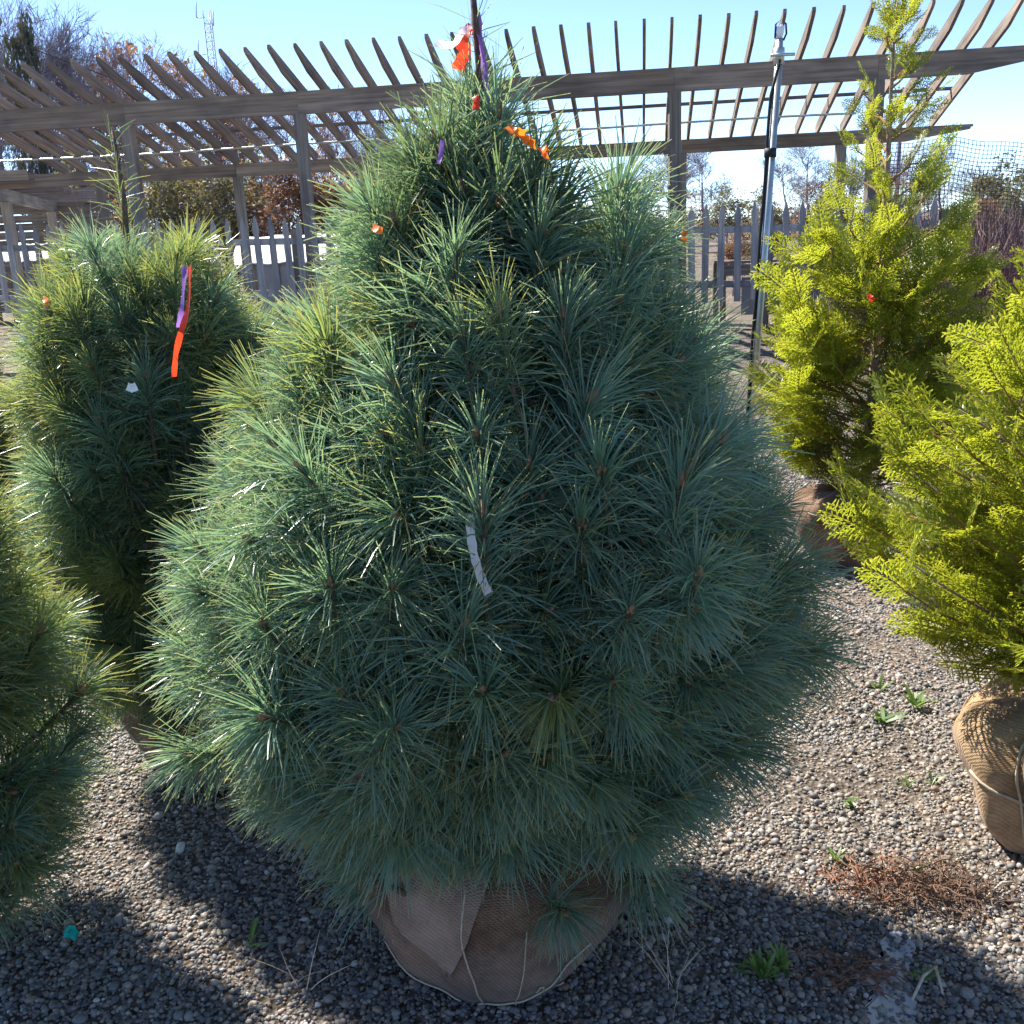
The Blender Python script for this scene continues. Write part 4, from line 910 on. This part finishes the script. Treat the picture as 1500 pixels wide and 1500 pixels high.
strip('flagging_ribbon', [A(271, 390, 2.60), A(269, 420, 2.56), A(266, 455, 2.54), A(262, 480, 2.54)], .014, M['tape_purple'], 'long purple ribbon hanging on the shaggy left pine', twist=.8, seed=12)
strip('flagging_ribbon', [A(277, 390, 2.60), A(278, 420, 2.55), A(275, 455, 2.53), A(264, 490, 2.53), A(257, 520, 2.54), A(255, 552, 2.56)], .015, M['tape_red'], 'long red ribbon hanging on the shaggy left pine', twist=.95, seed=13)
strip('flagging_ribbon', [A(315, 398, 3.86), A(317, 408, 3.85), A(318, 422, 3.85)], .022, M['tape_orange'], 'bright orange ribbon end on the small pine behind, on the left', seed=14)
strip('flagging_ribbon', [A(338, 432, 3.84), A(340, 445, 3.83), A(342, 463, 3.83)], .020, M['tape_orange'], 'bright orange ribbon end on the small pine behind, lower right', seed=15)
strip('flagging_ribbon', [A(64, 436, 2.66), A(68, 442, 2.64), A(70, 448, 2.64)], .014, M['tape_orange'], 'faded orange tape scrap on the left shoulder of the shaggy pine', seed=16)
strip('flagging_ribbon', [A(1272, 430, 4.22), A(1276, 436, 4.2), A(1279, 441, 4.2)], .022, M['tape_red'], 'small red tag in the tall arborvitae', seed=17)
strip('plant_tag', [A(688, 752, 1.55), A(690, 790, 1.53), A(696, 820, 1.525), A(704, 845, 1.525), A(716, 870, 1.525)], .014, M['tape_white'], 'crinkled white tape tag hanging in the middle of the big pine', 'tag', twist=.35, seed=18)
o = strip('plant_tag', [A(186, 566, 2.50), A(193, 569, 2.50), A(200, 566, 2.50)], .02, M['tag_white'], 'small white tag clipped in the shaggy left pine', 'tag', twist=.1, seed=19)
strip('plant_tag', [A(30, 494, 2.8), A(40, 489, 2.8), A(51, 483, 2.8)], .018, M['tag_white'], 'white plant tag sticking out at the left edge', 'tag', twist=.1, seed=20)
g0 = ground(106, 1380)
strip('flagging_ribbon', [g0 + [-.012, 0, .012], g0 + [-.004, .01, .032], g0 + [.008, .0, .022], g0 + [.012, -.01, .012]], .02, M['tape_teal'], 'crumpled teal tape scrap on the gravel at lower left', twist=1.0, seed=21)

# ------------------------------------------------------------------ weeds, puddle, roots, litter
def weed(px, py, n, L, w, label, up=.7, seed=0):
    r = np.random.default_rng(seed + 500); b = ground(px, py); g = Geo(); a = r.uniform(0, 6.28, n); k = 5
    el = np.clip(r.normal(up, .3, n), .05, 1.4); d = np.stack([np.cos(a) * np.cos(el), np.sin(a) * np.cos(el), np.sin(el)], 1); Ln = L * r.uniform(.5, 1.1, n); P = [r.normal(size=(n, 3)) * [.006, .006, 0]]
    for i in range(k - 1): P.append(P[-1] + d * (Ln / (k - 1))[:, None]); d = nrm(d + [0, 0, -.16])
    V, Fc, col = ribbons(np.stack(P, 1), np.array([.35, .8, 1, .8, .12])[None] * w * r.uniform(.7, 1.2, (n, 1)), roll=np.broadcast_to(np.array([0, 0, 1.]), (n, 3)) + r.normal(size=(n, 3)) * .25, r=r); g.add(V, Fc, 0, col)
    tag(obj('weed', g.build('weed', M['weed']), None, (b[0], b[1], float(gz(b[0], b[1])) + .004)), label, 'weed', 'weeds in the gravel')
for k, (px, py, n, L, w, up, lab) in enumerate(((1118, 1425, 26, .065, .010, .9, 'largest leafy weed clump in the gravel at bottom centre right'), (1142, 1412, 18, .06, .008, 1.0, 'feathery weed touching the right of the largest weed clump'), (1088, 1420, 4, .04, .014, .8, 'two-leafed pale weed seedling left of the largest weed clump'),
        (1225, 1256, 14, .05, .006, 1.0, 'small grassy weed tuft left of the brown root heap'), (1342, 1272, 14, .045, .008, .7, 'small leafy weed above the brown root heap'), (1240, 1174, 5, .05, .013, .6, 'broad two-leaf weed seedling on the bright gravel'), (1330, 1150, 12, .05, .006, .8, 'thin pale weed on the sunlit gravel beside the tan root ball'), (1366, 1146, 8, .05, .006, .8, 'thin weed nearest the left side of the tan root ball'),
        (1340, 1034, 18, .08, .012, .8, 'bright weed clump in sun under the right arborvitae'), (1292, 1056, 12, .08, .016, .5, 'pale broad-leaved weed left of the sunlit weed clump'), (1290, 1010, 10, .06, .01, .8, 'small weed at the gravel path edge behind the pale broad-leaved weed'), (1352, 1425, 9, .05, .008, 1.0, 'small upright weed right of the puddle'), (366, 1385, 6, .07, .008, 1.1, 'lone upright green weed in the shaded gravel at lower left'), (160, 1062, 9, .07, .007, .8, 'sparse weed beside the left burlap ball'))):
    weed(px, py, n, L, w, lab, up, k)
def dry_grass(px, py, n, L, label, seed, lean=(0, 0)):
    r = np.random.default_rng(seed); b = ground(px, py); a = r.uniform(0, 6.28, n); k = 5; el = r.uniform(.5, 1.4, n); d = nrm(np.stack([np.cos(a) * np.cos(el) + lean[0], np.sin(a) * np.cos(el) + lean[1], np.sin(el)], 1)); Ln = L * r.uniform(.5, 1.1, n); P = [r.normal(size=(n, 3)) * [.012, .012, 0]]
    for i in range(k - 1): P.append(P[-1] + d * (Ln / (k - 1))[:, None]); d = nrm(d + [0, 0, -.1] + r.normal(size=d.shape) * .06)
    V, Fc, col = ribbons(np.stack(P, 1), np.array([1, 1, .9, .7, .3])[None] * .0022 * np.ones((n, 1)), r=r); g = Geo(); g.add(V, Fc, 0, col)
    tag(obj('dry_grass', g.build('dry_grass', M['twine']), None, (b[0], b[1], 0.0)), label, 'dry grass', 'dry grass wisps')
dry_grass(985, 1440, 12, .2, 'wispy dry grass in sun right of the central root ball', 3); dry_grass(440, 1440, 5, .14, 'few dry stalks on the shaded gravel left of the central root ball', 4); dry_grass(1005, 1150, 16, .12, 'tan dry grass wisp under the right side of the big pine', 5)
# puddle film among the pebbles
m, t, b, out = mat('puddle_water'); b.inputs['Base Color'].default_value = (.40, .42, .50, 1); b.inputs['Roughness'].default_value = .15; b.inputs['Specular IOR Level'].default_value = .8; bump(t, b, noise(t, 14, 2), .04, .004)
def puddle(pts, name_z=.004):
    P = np.array([ground(x, y) for x, y in pts]); c = P.mean(0); k = 48; t_ = np.linspace(0, len(P), k, endpoint=False); i = t_.astype(int); f = (t_ - i)[:, None]; Q = P[i] * (1 - f) + P[(i + 1) % len(P)] * f
    Q = (np.roll(Q, 1, 0) + 2 * Q + np.roll(Q, -1, 0)) / 4 + np.random.default_rng(2).normal(size=Q.shape) * [.004, .004, 0]; z = float(gz(c[0], c[1])) + .0022
    V = np.concatenate([[[0, 0, 0]], (Q - c)]); V[:, 2] = 0; Fc = [(0, i + 1, (i + 1) % k + 1) for i in range(k)]
    o = obj('puddle', mesh('puddle', V, Fc, m), None, (c[0], c[1], z)); return o
PU = puddle([(1262, 1490), (1270, 1462), (1282, 1440), (1262, 1425), (1285, 1395), (1300, 1362), (1318, 1345), (1345, 1362), (1340, 1395), (1325, 1420), (1335, 1450), (1345, 1490), (1320, 1520), (1280, 1520)]); PU['kind'] = 'structure'
def root_heap(px, py, n, w, label, seed, mm, hgt=.05, name='root_heap'):
    r = np.random.default_rng(seed); b = ground(px, py); g = Geo(); k = 6; base = r.normal(size=(n, 3)) * [w, w * .5, 0]; base[:, 2] = r.uniform(0, hgt, n) * np.exp(-(base[:, 0] / w) ** 2 * .5)
    a = r.uniform(0, 6.28, n); d = np.stack([np.cos(a), np.sin(a), r.normal(0, .35, n)], 1); L = r.uniform(.04, .15, n); P = [base]
    for i in range(k - 1): d = nrm(d + r.normal(size=d.shape) * .4); q = P[-1] + d * (L / (k - 1))[:, None]; q[:, 2] = np.clip(q[:, 2], .002, hgt * 1.2); P.append(q)
    V, Fc, col = ribbons(np.stack(P, 1), np.full((n, k), .0026), r=r); g.add(V, Fc, 0, col); return g, b
g, b = root_heap(1375, 1308, 420, .075, '', 4, M['root'])
tag(obj('root_heap', g.build('root_heap', M['root']), None, (b[0], b[1], float(gz(b[0], b[1])) + .004)), 'matted heap of brown fine roots on the gravel near the tan root ball', 'roots', kind='stuff')
g, b = root_heap(1275, 1285, 160, .06, '', 5, M['litter'], .015)
tag(obj('needle_litter', g.build('needle_litter', M['litter']), None, (b[0], b[1], float(gz(b[0], b[1])) + .006)), 'thin patch of reddish dead needles left of the root heap', 'litter', kind='stuff')
g, b = root_heap(1240, 1415, 90, .05, '', 6, M['litter'], .012)
tag(obj('needle_litter', g.build('needle_litter', M['litter']), None, (b[0], b[1], float(gz(b[0], b[1])) + .006)), 'thin patch of reddish dead needles beside the puddle', 'litter', kind='stuff')
for k, (a, c, lab) in enumerate((((1335, 1475), (1372, 1425), 'short dry stick lying right of the puddle'), ((1368, 1425), (1380, 1465), 'short dry stick crossing its neighbour by the puddle'), ((1445, 1322), (1490, 1300), 'curved pale root end below the tan root ball'), ((300, 1392), (322, 1393), 'small pale twig on the shaded gravel at lower left'))):
    p, q = ground(*a), ground(*c); z = .016; mid_ = (p + q) / 2 + [0, .008, .012]; V, Fc = tube(np.array([p, mid_, q]) - p + [0, 0, z], [.003, .0035, .002], 6)
    tag(obj('stick', mesh('stick', V, Fc, M['twine']), None, tuple(p)), lab, 'stick', 'sticks on the gravel')
